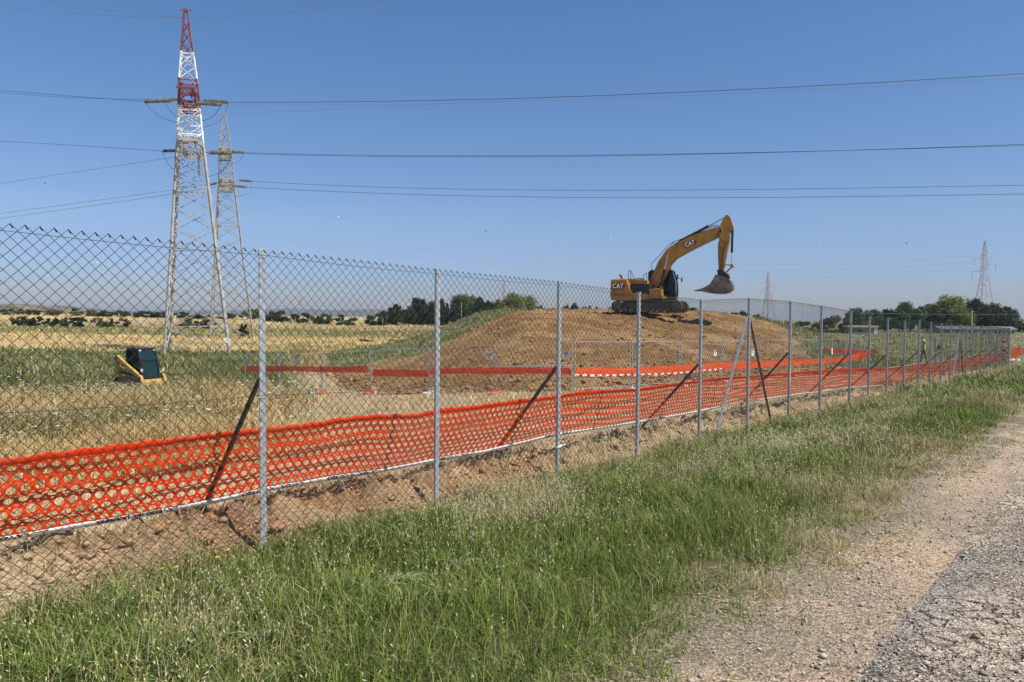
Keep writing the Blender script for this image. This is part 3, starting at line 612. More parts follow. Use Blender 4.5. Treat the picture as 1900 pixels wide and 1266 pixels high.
# ================================================================== temporary panel fence round the mound
M_zinc = principled('zinc_tube', (0.50, 0.51, 0.51), 0.4, 0.5)
M_mesh = principled('panel_wire', (0.36, 0.35, 0.33), 0.5, 0.3)
M_redfoot = noisy('red_plastic_foot', (0.55, 0.10, 0.07), (0.68, 0.2, 0.14), 8, 0.6)
M_conc = noisy('concrete_foot', (0.5, 0.47, 0.42), (0.62, 0.59, 0.54), 12, 0.9)
M_paper = principled('paper_sign', (0.82, 0.82, 0.82), 0.6)
d2 = Vector((0.731, 0.682))
TP = [(2.33 + 3.5 * i * d2.x, 27.4 + 3.5 * i * d2.y) for i in range(0, 9)]      # running right, away
left = [(921, 29.3), (799, 31.2), (687, 33.4), (598, 35.6), (517, 37.8), (453, 39.6)]
TPL = [(2.33, 27.4)] + [tuple(W(px, 600, Z).xy) for px, Z in left]
back = [TP[-1], tuple(W(1546, 600, 52).xy), tuple(W(1500, 600, 56).xy)]
runs = [('R', TP), ('L', TPL), ('B', back)]
ORD = ['first', 'second', 'third', 'fourth', 'fifth', 'sixth', 'seventh', 'eighth', 'ninth', 'tenth', 'eleventh', 'twelfth', 'thirteenth', 'fourteenth', 'fifteenth', 'sixteenth', 'seventeenth', 'eighteenth', 'nineteenth', 'twentieth']
foot_n = 0
for rk, P in runs:
    for i in range(len(P) - 1):
        a = Vector(P[i]); b = Vector(P[i + 1]); L = (b - a).length; ang = math.atan2(b.y - a.y, b.x - a.x)
        z0 = float(ground_z(np.array([a.x]), np.array([a.y]))[0]) + 0.05; z1 = float(ground_z(np.array([b.x]), np.array([b.y]))[0]) + 0.05; dz = z1 - z0
        if rk == 'R': lb = 'wire mesh site panel in the run right of the corner, %s from that corner' % ORD[i]
        elif rk == 'L': lb = 'wire mesh site panel in the run left of the corner, %s from that corner' % ORD[i]
        else: lb = ['wire mesh site panel closing the far right end behind the mound', 'farthest wire mesh site panel, behind the right foot of the mound'][i]
        th_ = thing('mesh_hoarding', lb, 'fence panel', (a.x, a.y, z0), ang, 'wire mesh panels round the earth mound')
        H = 1.98; g = 0.07
        for x in (g, L - g):
            mb = MB(); mb.tube((x, 0, dz * x / L), (x, 0, H + dz * x / L), 0.021, 8); mb.build('upright', M_zinc, th_, smooth=True)
        for zz, nm in ((H - 0.02, 'top_rail'), (0.16, 'bottom_rail')):
            mb = MB(); mb.tube((g, 0, zz + dz * g / L), (L - g, 0, zz + dz * (L - g) / L), 0.016, 6); mb.build(nm, M_zinc, th_, smooth=True)
        xs = np.arange(g + 0.10, L - g, 0.10); A = np.stack([xs, 0 * xs, 0.16 + dz * xs / L], -1); B = A + np.array([0, 0, H - 0.18])
        zs = np.arange(0.35, H - 0.1, 0.26); A2 = np.stack([0 * zs + g, 0 * zs, zs + dz * g / L], -1); B2 = np.stack([0 * zs + L - g, 0 * zs, zs + dz], -1)
        V, Fq = prisms(np.concatenate([A, A2]), np.concatenate([B, B2]), 0.0016, 3)
        link('panel_mesh', mesh_np('panel_mesh', V, [Fq], M_mesh), th_)
        # foot under the far end of each panel
        if rk != 'B':
            c = b if i < len(P) - 1 else a; zf = float(ground_z(np.array([c.x]), np.array([c.y]))[0])
            red = rk == 'L' and i in (0, 2, 3) or (rk == 'R' and i > 3); mb = MB(); m_ = M_redfoot if red else M_conc
            pr = [(-0.38, 0), (-0.36, 0.10), (-0.30, 0.135), (0.30, 0.135), (0.36, 0.10), (0.38, 0)]
            mb.prof([(x, z) for x, z in pr][::-1], -0.12, 0.12, 0.012); mb.box((0.0, 0, 0.16), (0.22, 0.12, 0.06), taper=0.8)
            f = mb.build('fence_foot', m_, None, (c.x, c.y, zf - 0.01)); f.rotation_euler = (0, 0, ang + math.pi / 2)
            side = 'right' if rk == 'R' else 'left'
            tag(f, '%s block foot under the panel join, %s %s of the panel corner' % ('red plastic' if red else 'grey concrete', ORD[i], side), 'fence foot', 'block feet holding up the mesh panels')
# small white notices wired to the panels
for k, (px, py, Z, wd, ht, lb) in enumerate([(456, 668, 39.2, .25, .35, 'small white notice at the left end of the mesh panels'), (524, 663, 37.4, .2, .2, 'small tilted white notice near the left end of the mesh panels'),
        (550, 668, 36.6, .42, .22, 'white torn sheet hanging on the mesh panels right of the first thick fence post'), (909, 662, 29.3, .26, .26, 'white square notice left of the third panel join from the corner'),
        (1051, 659, 27.4, .28, .22, 'white notice on the mesh panel corner beside the double uprights'), (1326, 655, 33.8, .22, .28, 'white notice with black heading on the mesh panels behind the fourth bare post'), (1396, 654, 36.6, .27, .33, 'white notice seen between the two long stays of the straining post'),
        (1543, 652, 42.6, .17, .4, 'narrow white notice on the mesh panels towards their right end')]):
    c = W(px, py, Z); 
    # put it on the panel line
    best = None
    for rk, P in runs[:2]:
        for i in range(len(P) - 1):
            a = Vector(P[i]); b = Vector(P[i + 1]); d_ = ray(px, py); e_ = b - a; den = d_.x * e_.y - d_.y * e_.x
            u_ = (a.x * e_.y - a.y * e_.x) / den; v_ = (a.x * d_.y - a.y * d_.x) / den
            if 0 <= v_ <= 1 and u_ > 0: best = (CAM + d_ * u_, math.atan2(e_.y, e_.x))
    if best is None: best = (c, 0.0)
    c, ang = best; mb = MB(); mb.box((0, -0.03, 0), (wd, 0.004, ht)); mb.build
    o = mb.build('notice', M_paper, None, c); o.rotation_euler = (0, random.uniform(-.12, .12), ang if math.cos(ang) > 0 else ang + math.pi); tag(o, lb, 'notice', 'white notices on the mesh panels')
    mb = MB(); hh = ht / 2
    for q in range(3): mb.box((0, -0.034, hh * 0.5 - q * hh * 0.45), (wd * (0.7 - 0.15 * q), 0.003, ht * 0.09))
    mb.box((0, -0.034, hh * 0.78), (wd * 0.8, 0.003, ht * 0.10)); 
    if wd > 0.21 and k not in (2,): mb.build('print', M_ink, o)
# orange band tied along the panels (three hung lengths)
M_redn = principled('red_band_net', (1.0, 0.065, 0.04), 0.6, 0, 0.1); M_or = principled('orange_band_net', (0.95, 0.11, 0.02), 0.5)
for m_ in (M_redn, M_or):
    t = m_.node_tree; tr_ = t.nodes.new('ShaderNodeBsdfTranslucent'); tr_.inputs[0].default_value = m_.node_tree.nodes['Principled BSDF'].inputs['Base Color'].default_value; ms_ = t.nodes.new('ShaderNodeMixShader'); ms_.inputs[0].default_value = 0.3
    t.links.new(t.nodes['Principled BSDF'].outputs[0], ms_.inputs[1]); t.links.new(tr_.outputs[0], ms_.inputs[2]); t.links.new(ms_.outputs[0], t.nodes['Material Output'].inputs[0])
def band(lb, pts, m, grp='net bands tied along the mesh panels'):
    """pts: (px, top y, bottom y, depth)"""
    Q = []
    for px, yt, yb, Z in pts:
        a = W(px, yt, Z); b = W(px, yb, Z); Q.append((a, b))
    o0 = Q[0][1]; t_ = thing('net_band', lb, 'net band', o0, 0, grp)
    cum = [0.0]
    for i in range(1, len(Q)): cum.append(cum[-1] + (Q[i][1] - Q[i - 1][1]).length)
    At = np.array([q[0][:] for q in Q]); Bt = np.array([q[1][:] for q in Q]); cum = np.array(cum)
    def fn(s, w_):
        T_ = np.stack([np.interp(s, cum, At[:, c]) for c in range(3)], -1); B_ = np.stack([np.interp(s, cum, Bt[:, c]) for c in range(3)], -1); w1 = np.asarray(w_)[..., None]
        P = T_ * (1 - w1) + B_ * w1; ny = 0.05 * (fbm(np.asarray(s) * 1.5, np.asarray(w_) * 2, 1, 3) - 0.5); P[..., 1] += ny - 0.06; P[..., 2] += 0.03 * (fbm(np.asarray(s) * 0.8, np.asarray(w_) * 0, 2, 3) - 0.5); return P
    perforated('net_sheet', fn, 0, cum[-1], 0, 1, 0.11, 4, (0.22, 0.20), m, t_, np.array(o0[:]))
def zr(px): # depth of the panel line at px
    for rk, P in runs[:2]:
        for i in range(len(P) - 1):
            a = Vector(P[i]); b = Vector(P[i + 1]); d_ = ray(px, 680); e_ = b - a; den = d_.x * e_.y - d_.y * e_.x
            u_ = (a.x * e_.y - a.y * e_.x) / den; v_ = (a.x * d_.y - a.y * d_.x) / den
            if -0.001 <= v_ <= 1.001 and u_ > 0: return (CAM + d_ * u_).y
    return 40
def zpts(L): return [(px, a, b, zr(px) - 0.02) for px, a, b in L]
band('deep red net band tied along the left run of mesh panels', zpts([(451, 679, 690), (505, 679, 690), (560, 680, 689), (600, 680, 691), (640, 680, 691), (685, 679, 691)]), M_redn)
band('red net band hanging lower across one mesh panel left of the corner', zpts([(692, 685, 698), (740, 686, 699), (796, 687, 699)]), M_redn)
band('red net band hung between the corner and the panel with the concrete foot', zpts([(798, 684, 694), (860, 683, 694), (921, 682, 694), (980, 682, 694), (1060, 683, 695)]), M_redn)
band('bright orange net band with torn edge along the right run of mesh panels', zpts([(1067, 681, 695), (1130, 683, 695), (1170, 683, 693), (1220, 680, 693), (1256, 678, 691), (1330, 673, 687), (1400, 671, 683), (1460, 667, 678), (1514, 666, 675), (1560, 662, 672), (1598, 655, 668), (1611, 651, 662)]), M_or)
band('short orange net band at the far right end of the mesh panels', [(1612, 648, 657, 46.4), (1628, 647, 658, 46.0)], M_or)
band('faded red net band across the farthest mesh panels behind the mound', [(1505, 647, 655, 54), (1546, 647, 656, 51.5), (1575, 648, 657, 49.5), (1600, 649, 658, 47.5)], M_redn)
# red and white tape along the lower edge
M_tapew = principled('tape_white', (0.8, 0.8, 0.8), 0.5); M_taper = principled('tape_red', (0.7, 0.03, 0.03), 0.5)
mb = MB(); tps = zpts([(1067, 694, 697), (1130, 695, 698), (1170, 694, 697), (1220, 693, 696), (1256, 691, 694), (1330, 684, 687), (1345, 683, 685)])
o0 = W(tps[0][0], 697, tps[0][3] - 0.12); P = [W(p[0], p[1], p[3] - 0.12) - o0 for p in tps]; seg = 0
for a, b in zip(P[:-1], P[1:]):
    n = max(2, int((b - a).length / 0.22))
    for i in range(n):
        p = a.lerp(b, i / n); q = a.lerp(b, (i + 1) / n); mb.m = seg % 2; seg += 1; dz = Vector((0, 0, -0.075 + 0.02 * math.sin(seg))); th = Vector((0, 0.003, 0))
        mb.add([p, q, q + dz, p + dz, p + th, q + th, q + dz + th, p + dz + th], [(0, 1, 2, 3), (7, 6, 5, 4), (0, 4, 5, 1), (3, 2, 6, 7)])
o = mb.build('barrier_tape', [M_tapew, M_taper], None, o0); tag(o, 'red and white striped tape hung under the bright orange band', 'barrier tape')
# straw-coloured pole and white plank by the panels
M_wood = noisy('bare_wood', (0.55, 0.45, 0.30), (0.68, 0.58, 0.42), 20, 0.8)
a = W(1180, 657, 29.6); b = W(1180, 683, 29.6); mb = MB(); mb.box((0, 0, 0), (0.09, 0.03, (a - b).length)); mb.box((0, 0.02, -0.9), (0.05, 0.04, 1.3))
o = mb.build('wooden_board', M_wood, None, (a + b) / 2 + Vector((0, -0.4, 0))); tag(o, 'narrow pale wooden board standing upright against the mesh panels', 'board')
a = W(920, 681, 29.6); b = W(1060, 679, 27.8); mb = MB(); mb.bar((0, 0, 0), (b - a), 0.09, 0.04); o = mb.build('white_rail', M_white, None, a + Vector((0, -0.15, 0))); tag(o, 'long white rail tied along the band left of the panel corner', 'rail')
# thin grey hose / bar lying along the panel feet
mb = MB(); pts = [W(960, 743, 27.2), W(1010, 744, 26.6), (W(1040, 745, 26.2)), W(1080, 742, 26.8)]; o0 = pts[0]; 
M_dark = principled('dark_rubber', (0.03, 0.03, 0.03), 0.6)

# ================================================================== power lines
def steel_band_mat():
    m = principled('painted_lattice_steel', (0.5, 0.5, 0.5), 0.6, 0.1); t = m.node_tree; b = t.nodes['Principled BSDF']
    tc = t.nodes.new('ShaderNodeTexCoord'); sp = t.nodes.new('ShaderNodeSeparateXYZ'); t.links.new(tc.outputs['Object'], sp.inputs[0])
    mr = t.nodes.new('ShaderNodeMapRange'); mr.inputs[1].default_value = 0; mr.inputs[2].default_value = 31; t.links.new(sp.outputs['Z'], mr.inputs[0])
    r_ = t.nodes.new('ShaderNodeValToRGB'); r_.color_ramp.interpolation = 'CONSTANT'; e = r_.color_ramp.elements
    st = [(0, (0.44, 0.41, 0.37)), (18.9 / 31, (0.80, 0.80, 0.78)), (21.7 / 31, (0.21, 0.045, 0.04)), (24.4 / 31, (0.80, 0.80, 0.78)), (26.85 / 31, (0.25, 0.055, 0.048))]
    e[0].position = 0; e[0].color = (*st[0][1], 1); e[1].position = st[1][0]; e[1].color = (*st[1][1], 1)
    for p_, c_ in st[2:]: q = e.new(p_); q.color = (*c_, 1)
    n = t.nodes.new('ShaderNodeTexNoise'); n.inputs['Scale'].default_value = 1.6; n.inputs['Detail'].default_value = 6; t.links.new(tc.outputs['Object'], n.inputs['Vector'])
    m2 = t.nodes.new('ShaderNodeMapRange'); m2.inputs[1].default_value = 0.3; m2.inputs[2].default_value = 0.7; m2.inputs[3].default_value = 0.7; m2.inputs[4].default_value = 1.25; t.links.new(n.outputs['Fac'], m2.inputs[0])
    v = t.nodes.new('ShaderNodeVectorMath'); v.operation = 'SCALE'; t.links.new(mr.outputs[0], r_.inputs[0]); t.links.new(r_.outputs[0], v.inputs[0]); t.links.new(m2.outputs[0], v.inputs['Scale']); t.links.new(v.outputs[0], b.inputs['Base Color'])
    return m
M_pylA = steel_band_mat()
M_pylB = noisy('weathered_lattice_steel', (0.30, 0.275, 0.24), (0.44, 0.41, 0.37), 1.5, 0.6, 0.15)
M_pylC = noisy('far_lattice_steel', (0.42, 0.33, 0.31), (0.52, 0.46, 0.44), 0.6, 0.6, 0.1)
M_ins = noisy('glass_insulator', (0.10, 0.09, 0.075), (0.26, 0.24, 0.20), 3, 0.35, 0.0)
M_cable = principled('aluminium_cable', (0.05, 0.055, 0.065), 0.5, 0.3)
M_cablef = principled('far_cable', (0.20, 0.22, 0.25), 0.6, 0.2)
def half_w(h, PR):
    return float(np.interp(h, [p[0] for p in PR], [p[1] for p in PR]))
def pylon(name, label, base, PR, panels, mats, leg_r, br_r, rotz, lean, arms, group, splay=1.0):
    t_ = thing(name, label, 'pylon', base, rotz, group)
    t_.rotation_euler = (0, 0, 0); q = Matrix.Rotation(R(lean), 3, 'Y') @ Matrix.Rotation(rotz, 3, 'Z'); t_.rotation_euler = q.to_euler()
    C4 = [(-1, -1), (1, -1), (1, 1), (-1, 1)]
    for (sx_, sy_) in C4:
        mb = MB()
        for (h0, w0), (h1, w1) in zip(PR[:-1], PR[1:]): mb.bar((sx_ * w0, sy_ * w0, h0), (sx_ * w1, sy_ * w1, h1), leg_r * (1.0 if h0 < PR[-1][0] * 0.5 else 0.5))
        mb.build('leg', mats, t_)
    for f in range(4):                                             # each face's lattice
        a, b = C4[f], C4[(f + 1) % 4]; mb = MB()
        for h0, h1, kind in panels:
            w0, w1 = half_w(h0, PR), half_w(h1, PR)
            P = lambda c, w_, h: Vector((c[0] * w_, c[1] * w_, h))
            nrm = Vector(((a[0] + b[0]) / 2, (a[1] + b[1]) / 2, 0)) * 0.03
            mb.bar(P(a, w0, h0) + nrm, P(b, w1, h1) + nrm, br_r, br_r * 0.6); mb.bar(P(b, w0, h0) - nrm, P(a, w1, h1) - nrm, br_r, br_r * 0.6)
            if kind: mb.bar(P(a, w1, h1), P(b, w1, h1), br_r)
        mb.build('lattice', mats, t_)
    for (h, side, L, dep) in arms:                                  # triangular cross arms along local x
        w_ = half_w(h, PR); w2 = half_w(h - dep, PR) if dep > 0 else half_w(h - dep, PR); mb = MB(); tip = Vector((side * L, 0, h)); r_ = br_r * 1.1
        for s_ in (-1, 1):
            mb.bar((side * w_, s_ * w_, h), tip, r_ * 1.2); mb.bar((side * w2, s_ * w2, h - dep), tip, r_ * 1.2)
            for k in (0.33, 0.66):
                p1 = Vector((side * w_, s_ * w_, h)).lerp(tip, k); p2 = Vector((side * w2, s_ * w2, h - dep)).lerp(tip, max(0, k - 0.25)); mb.bar(p1, p2, r_ * 0.8)
        for k in (0.2, 0.5, 0.8):
            mb.bar(Vector((side * w_, -w_, h)).lerp(tip, k), Vector((side * w_, w_, h)).lerp(tip, k + 0.12 if k < 0.8 else 0.95), r_ * 0.8)
        mb.build('crossarm', mats, t_)
    return t_
def panel_list(H, PR, hmin=0.9, k=0.75, top=0.97):
    out = []; h = 0.0; i = 0
    while h < H * top:
        dh = max(hmin, 2 * half_w(h, PR) * k); h1 = min(h + dh, H); out.append((h, h1, i % 3 == 0)); h = h1; i += 1
    return out
def insul(parent, a, b, n, r, m=M_ins):
    """a disc string from a to b, in the parent's local frame"""
    mb = MB(); a = Vector(a); b = Vector(b); L = (b - a).length; q = (b - a).to_track_quat('Z', 'Y').to_matrix(); prof = []
    for i in range(n):
        z = (i + 0.15) * L / n; s_ = L / n; prof += [(r * 0.22, z), (r * 0.9, z + s_ * 0.05), (r, z + s_ * 0.30), (r * 0.25, z + s_ * 0.42), (r * 0.22, z + s_ * 0.8)]
    mb.lathe(prof, a, 8, q); mb.tube(a - (b - a).normalized() * 0.35, b + (b - a).normalized() * 0.25, r * 0.16, 5); return mb.build('insulator', m, parent, smooth=True)
def to_local(t_, p):
    M_ = Matrix.Translation(t_.location) @ t_.rotation_euler.to_matrix().to_4x4(); return M_.inverted() @ Vector(p)

ZA = 66.0
bA = W(369, 655, ZA); bA.z = gz(bA.x, bA.y) - 0.05
PRA = [(0, 2.62), (9.5, 1.8), (18.6, 1.05), (21.7, 0.88), (24.4, 0.74), (30.6, 0.13)]
panA = [(0, 2.4, 1), (2.4, 4.8, 0), (4.8, 7.2, 0), (7.2, 9.4, 1), (9.4, 11.3, 0), (11.3, 13.1, 0), (13.1, 14.7, 1), (14.7, 16.1, 0), (16.1, 17.4, 0), (17.4, 18.7, 1), (18.7, 20.2, 1), (20.2, 21.6, 1), (21.6, 22.9, 1), (22.9, 24.3, 1),
        (24.3, 25.5, 0), (25.5, 26.7, 1), (26.7, 27.8, 0), (27.8, 28.8, 0), (28.8, 29.6, 0)]
pA = pylon('pylon', 'nearest tall lattice pylon with red and white painted top', bA, PRA, panA, M_pylA, 0.17, 0.085, R(20), -1.9, [], 'high voltage lattice pylons')
# its short arms point at and away from the viewer: local y
def arm_y(t_, h, side, L, dep, PR, m, r_):
    w_ = half_w(h, PR); w2 = half_w(h - dep, PR); tip = Vector((0, side * L, h)); mb = MB()
    for s_ in (-1, 1):
        mb.bar((s_ * w_, side * w_, h), tip + Vector((s_ * 0.45, 0, 0)), r_ * 1.5); mb.bar((s_ * w2, side * w2, h - dep), tip + Vector((s_ * 0.45, 0, 0)), r_ * 1.3)
        for k in (0.3, 0.6): mb.bar(Vector((s_ * w_, side * w_, h)).lerp(tip, k), Vector((s_ * w2, side * w2, h - dep)).lerp(tip, k), r_)
    for k in (0.15, 0.45, 0.75, 1.0):
        mb.bar(Vector((-w_, side * w_, h)).lerp(tip + Vector((-0.45, 0, 0)), k), Vector((w_, side * w_, h)).lerp(tip + Vector((0.45, 0, 0)), k), r_)
        mb.bar(Vector((-w2, side * w2, h - dep)).lerp(tip + Vector((-0.45, 0, 0)), k), Vector((w2, side * w2, h - dep)).lerp(tip + Vector((0.45, 0, 0)), k), r_)
    mb.box(tip, (1.6, 0.14, 0.16)); mb.build('crossarm', m, t_)
arm_y(pA, 22.85, -1, 3.3, 1.5, PRA, M_pylA, 0.09); arm_y(pA, 22.85, 1, 3.3, 1.5, PRA, M_pylA, 0.09)
arm_y(pA, 18.35, -1, 3.6, -1.2, PRA, M_pylA, 0.09); arm_y(pA, 18.35, 1, 3.6, -1.2, PRA, M_pylA, 0.09)
mb = MB(); mb.box((0, 0, 30.65), (0.30, 0.30, 0.22)); mb.bar((0, 0, 30.6), (0, 0, 31.0), 0.06); mb.bar((-0.5, 0, 30.7), (0.5, 0, 30.7), 0.07); mb.build('peak', M_pylA, pA)
mb = MB(); mb.box((2.38, -2.62, 1.1), (0.34, 0.04, 0.45)); mb.build('warning_plate', M_white, pA)
cables = []
def cable(label, pts, r=0.014, m=None, n=60, cat='power line', grp='overhead power lines', name='power_line'):
    """smooth hanging wire through the given points"""
    P = np.array([tuple(p) for p in pts]); k = len(P); u = np.linspace(0, 1, k); uu = np.linspace(0, 1, n)
    dd_ = np.concatenate([[0], np.cumsum(np.linalg.norm(np.diff(P, axis=0), axis=1))]); u = dd_ / dd_[-1]
    if k == 2: Q = P[0] + (P[1] - P[0]) * uu[:, None]
    else:
        deg = min(k - 1, 3); Q = np.stack([np.polyval(np.polyfit(u, P[:, c], deg), uu) for c in range(3)], -1)
    o0 = Q[0].copy(); V, Fq = polyline_tube(Q - o0, r, 5); o = link(name, mesh_np(name, V, [Fq], m or M_cable, None, True), None, tuple(o0)); tag(o, label, cat, grp); return Q
def string(t_, pxa, pya, pxb, pyb, Za, Zb, n=14, r=0.15):
    a = W(pxa, pya, Za); b = W(pxb, pyb, Zb); insul(t_, to_local(t_, a), to_local(t_, b), n, r); return b
# level one of the near pylon: front strings and rear strings
f_r = string(pA, 366, 191, 410, 194.5, 62.8, 62.0, 16, 0.17); r_r = string(pA, 380, 187, 423, 190, 69, 68.2, 16, 0.17)
f_l = string(pA, 318, 186.5, 268, 188.5, 62.8, 63.4, 16, 0.17); r_l = string(pA, 330, 184.5, 302, 184.5, 69, 69.6, 10, 0.16)
s2r = string(pA, 388, 283.5, 430, 284.5, 66, 65.3, 15, 0.17); s2l = string(pA, 331, 279.5, 301, 280.5, 66, 66.5, 10, 0.15)
insul(pA, to_local(pA, W(368.5, 292, 64.5)), to_local(pA, W(369.5, 326, 64.5)), 12, 0.14)
ZB = 100.0
bB = W(431, 625, ZB); bB.z = gz(bB.x, bB.y) - 0.05
PRB = [(0, 2.75), (10, 1.85), (20.2, 1.05), (25.4, 0.78), (30.6, 0.14)]
panB = [(0, 2.6, 1), (2.6, 5.2, 0), (5.2, 7.6, 0), (7.6, 9.9, 1), (9.9, 12, 0), (12, 13.9, 0), (13.9, 15.6, 1), (15.6, 17.2, 0), (17.2, 18.7, 0), (18.7, 20.2, 1), (20.2, 21.5, 1), (21.5, 22.8, 1), (22.8, 24.1, 1), (24.1, 25.4, 1), (25.4, 26.9, 0), (26.9, 28.2, 0), (28.2, 29.3, 0)]
pB = pylon('pylon', 'grey lattice pylon standing just behind and right of the red-topped one', bB, PRB, panB, M_pylB, 0.17, 0.09, R(20), -1.9, [], 'high voltage lattice pylons')
arm_y(pB, 25.4, -1, 3.2, 0.9, PRB, M_pylB, 0.10); arm_y(pB, 25.4, 1, 3.2, 0.9, PRB, M_pylB, 0.10); arm_y(pB, 21.2, -1, 3.8, 1.0, PRB, M_pylB, 0.10); arm_y(pB, 21.2, 1, 3.8, 1.0, PRB, M_pylB, 0.10)
mb = MB(); mb.box((0, 0, 30.65), (0.30, 0.30, 0.2)); mb.bar((-0.7, 0, 30.7), (0.7, 0, 30.7), 0.07); mb.build('peak', M_pylB, pB)
b1r = string(pB, 430, 281.5, 452, 283, 100, 99, 12, 0.18); b1l = string(pB, 408, 281, 390, 281.5, 96.5, 97, 9, 0.18)
b2a = string(pB, 445, 334.8, 467, 336.5, 104, 103, 12, 0.18); b2b = string(pB, 436, 345.2, 458, 347.5, 96.2, 95.3, 12, 0.18)
b2c = string(pB, 402, 340, 387, 343, 97, 97.5, 9, 0.17)
# jumper loops hanging under the arms
def loop(label, pts): return cable(label, pts, 0.02, M_cable, 24, 'jumper wire', 'jumper loops under the pylon arms', 'jumper_wire')
loop('slack jumper loop hanging left of the red crossarm', [f_l, W(300, 218, 63), W(334, 228, 63)])
loop('short jumper loop inside the longer one left of the red crossarm', [r_l, W(318, 208, 68), W(335, 221, 66)])
loop('jumper loop curving down right of the red crossarm, nearer string', [f_r, W(398, 213, 62.5), W(374, 225, 63)])
loop('larger jumper loop right of the red crossarm, farther string', [r_r, W(410, 222, 67.5), W(376, 235, 66)])
loop('jumper loop hanging left under the grey lower arm level', [s2l, W(315, 308, 66), W(336, 322, 65)])
loop('jumper loop right of the lower arm of the nearest pylon', [s2r, W(410, 318, 65), W(386, 328, 65)])
loop('jumper loop right of the grey pylon at its upper arm', [b1r, W(443, 300, 99), W(432, 301.5, 98)])
loop('jumper loop right of the grey pylon at its lower arm', [b2a, W(455, 362, 99), W(437, 365, 97)])
# conductors
cable('upper dark power line from the red crossarm to the top right edge', [r_r, W(900, 184.5, 62), W(1400, 165, 56), W(1900, 137, 52), W(2300, 108, 48)], 0.022)
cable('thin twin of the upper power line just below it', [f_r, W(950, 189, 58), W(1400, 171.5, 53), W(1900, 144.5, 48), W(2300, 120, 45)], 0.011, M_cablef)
cable('power line from the middle arms sagging slightly to the right edge', [s2r, W(950, 291, 60), W(1400, 284, 55), W(1900, 268, 50), W(2300, 252, 46)], 0.021)
cable('companion power line from the grey pylon upper arm, almost touching the middle line', [b1r, W(950, 289, 88), W(1400, 283, 80), W(1900, 270.5, 72), W(2300, 258, 66)], 0.022)
cable('third level power line, upper one of the lower pair', [b2a, W(1000, 353, 92), W(1450, 351, 84), W(1900, 344, 76), W(2300, 336, 70)], 0.024)
cable('lowest long power line running right below the pair', [b2b, W(1000, 366, 86), W(1450, 366, 78), W(1900, 360.5, 70), W(2300, 352, 64)], 0.024)
cable('power line leaving the red crossarm to the left edge', [f_l, W(140, 179, 68), W(0, 168, 74), W(-300, 140, 84)], 0.018)
cable('second power line leaving the red crossarm to the left, slightly lower', [r_l, W(140, 181.5, 74), W(0, 172, 80), W(-300, 148, 90)], 0.016)
cable('power line leaving the lower arm of the nearest pylon to the left edge', [s2l, W(140, 270, 72), W(0, 262, 78), W(-300, 238, 90)], 0.018)
cable('power line falling to the left from the grey upper arm level', [b1l, W(250, 303, 108), W(120, 322, 116), W(0, 341, 124), W(-200, 375, 134)], 0.022)
cable('upper of two lines falling left from the grey lower arms', [b2c, W(322, 351, 106), W(160, 376, 116), W(0, 396, 126), W(-200, 426, 136)], 0.022)
cable('lower of two lines falling left from the grey lower arms', [W(402, 347, 96), W(300, 362, 104), W(150, 386, 114), W(0, 405, 122), W(-200, 436, 132)], 0.022)
tipA = W(347, 33, ZA); tipB = W(416, 210, ZB)
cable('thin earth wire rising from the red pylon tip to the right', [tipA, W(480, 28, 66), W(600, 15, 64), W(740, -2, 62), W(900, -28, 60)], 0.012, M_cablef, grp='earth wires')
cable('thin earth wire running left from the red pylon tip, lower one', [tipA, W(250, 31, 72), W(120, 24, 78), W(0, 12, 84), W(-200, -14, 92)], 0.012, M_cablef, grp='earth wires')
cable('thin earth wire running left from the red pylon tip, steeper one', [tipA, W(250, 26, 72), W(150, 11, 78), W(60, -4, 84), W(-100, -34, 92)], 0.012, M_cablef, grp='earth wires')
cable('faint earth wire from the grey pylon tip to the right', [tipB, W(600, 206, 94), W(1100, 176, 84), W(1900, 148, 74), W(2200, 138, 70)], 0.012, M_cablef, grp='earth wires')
Qm = cable('faint long wire carrying marker balls across the sky', [W(-60, 322, 200), W(83, 340, 200), W(307, 366, 205), W(628, 403, 215), W(901, 429, 230), W(1133, 443, 245), W(1522, 451, 270), W(1760, 449, 290), W(2000, 440, 310)], 0.010, M_cablef, grp='earth wires')
M_ballw = principled('white_marker_ball', (0.85, 0.85, 0.85), 0.4); M_ballr = principled('red_marker_ball', (0.45, 0.08, 0.05), 0.5); M_ballk = principled('dark_marker_ball', (0.05, 0.05, 0.06), 0.5)
def ball(px, py, Z, m, col_, where, r=None):
    mb = MB(); r = r or Z * 0.00095; mb.lathe([(0.02, -r), (r * .7, -r * .7), (r, -0.03), (r * 1.02, -0.03), (r * 1.02, 0.03), (r, 0.03), (r * .7, r * .7), (0.02, r)], n=10)
    o = mb.build('marker_ball', m, None, W(px, py, Z), smooth=True); tag(o, '%s marker ball on a wire, %s' % (col_, where), 'marker ball', 'marker balls on the wires')
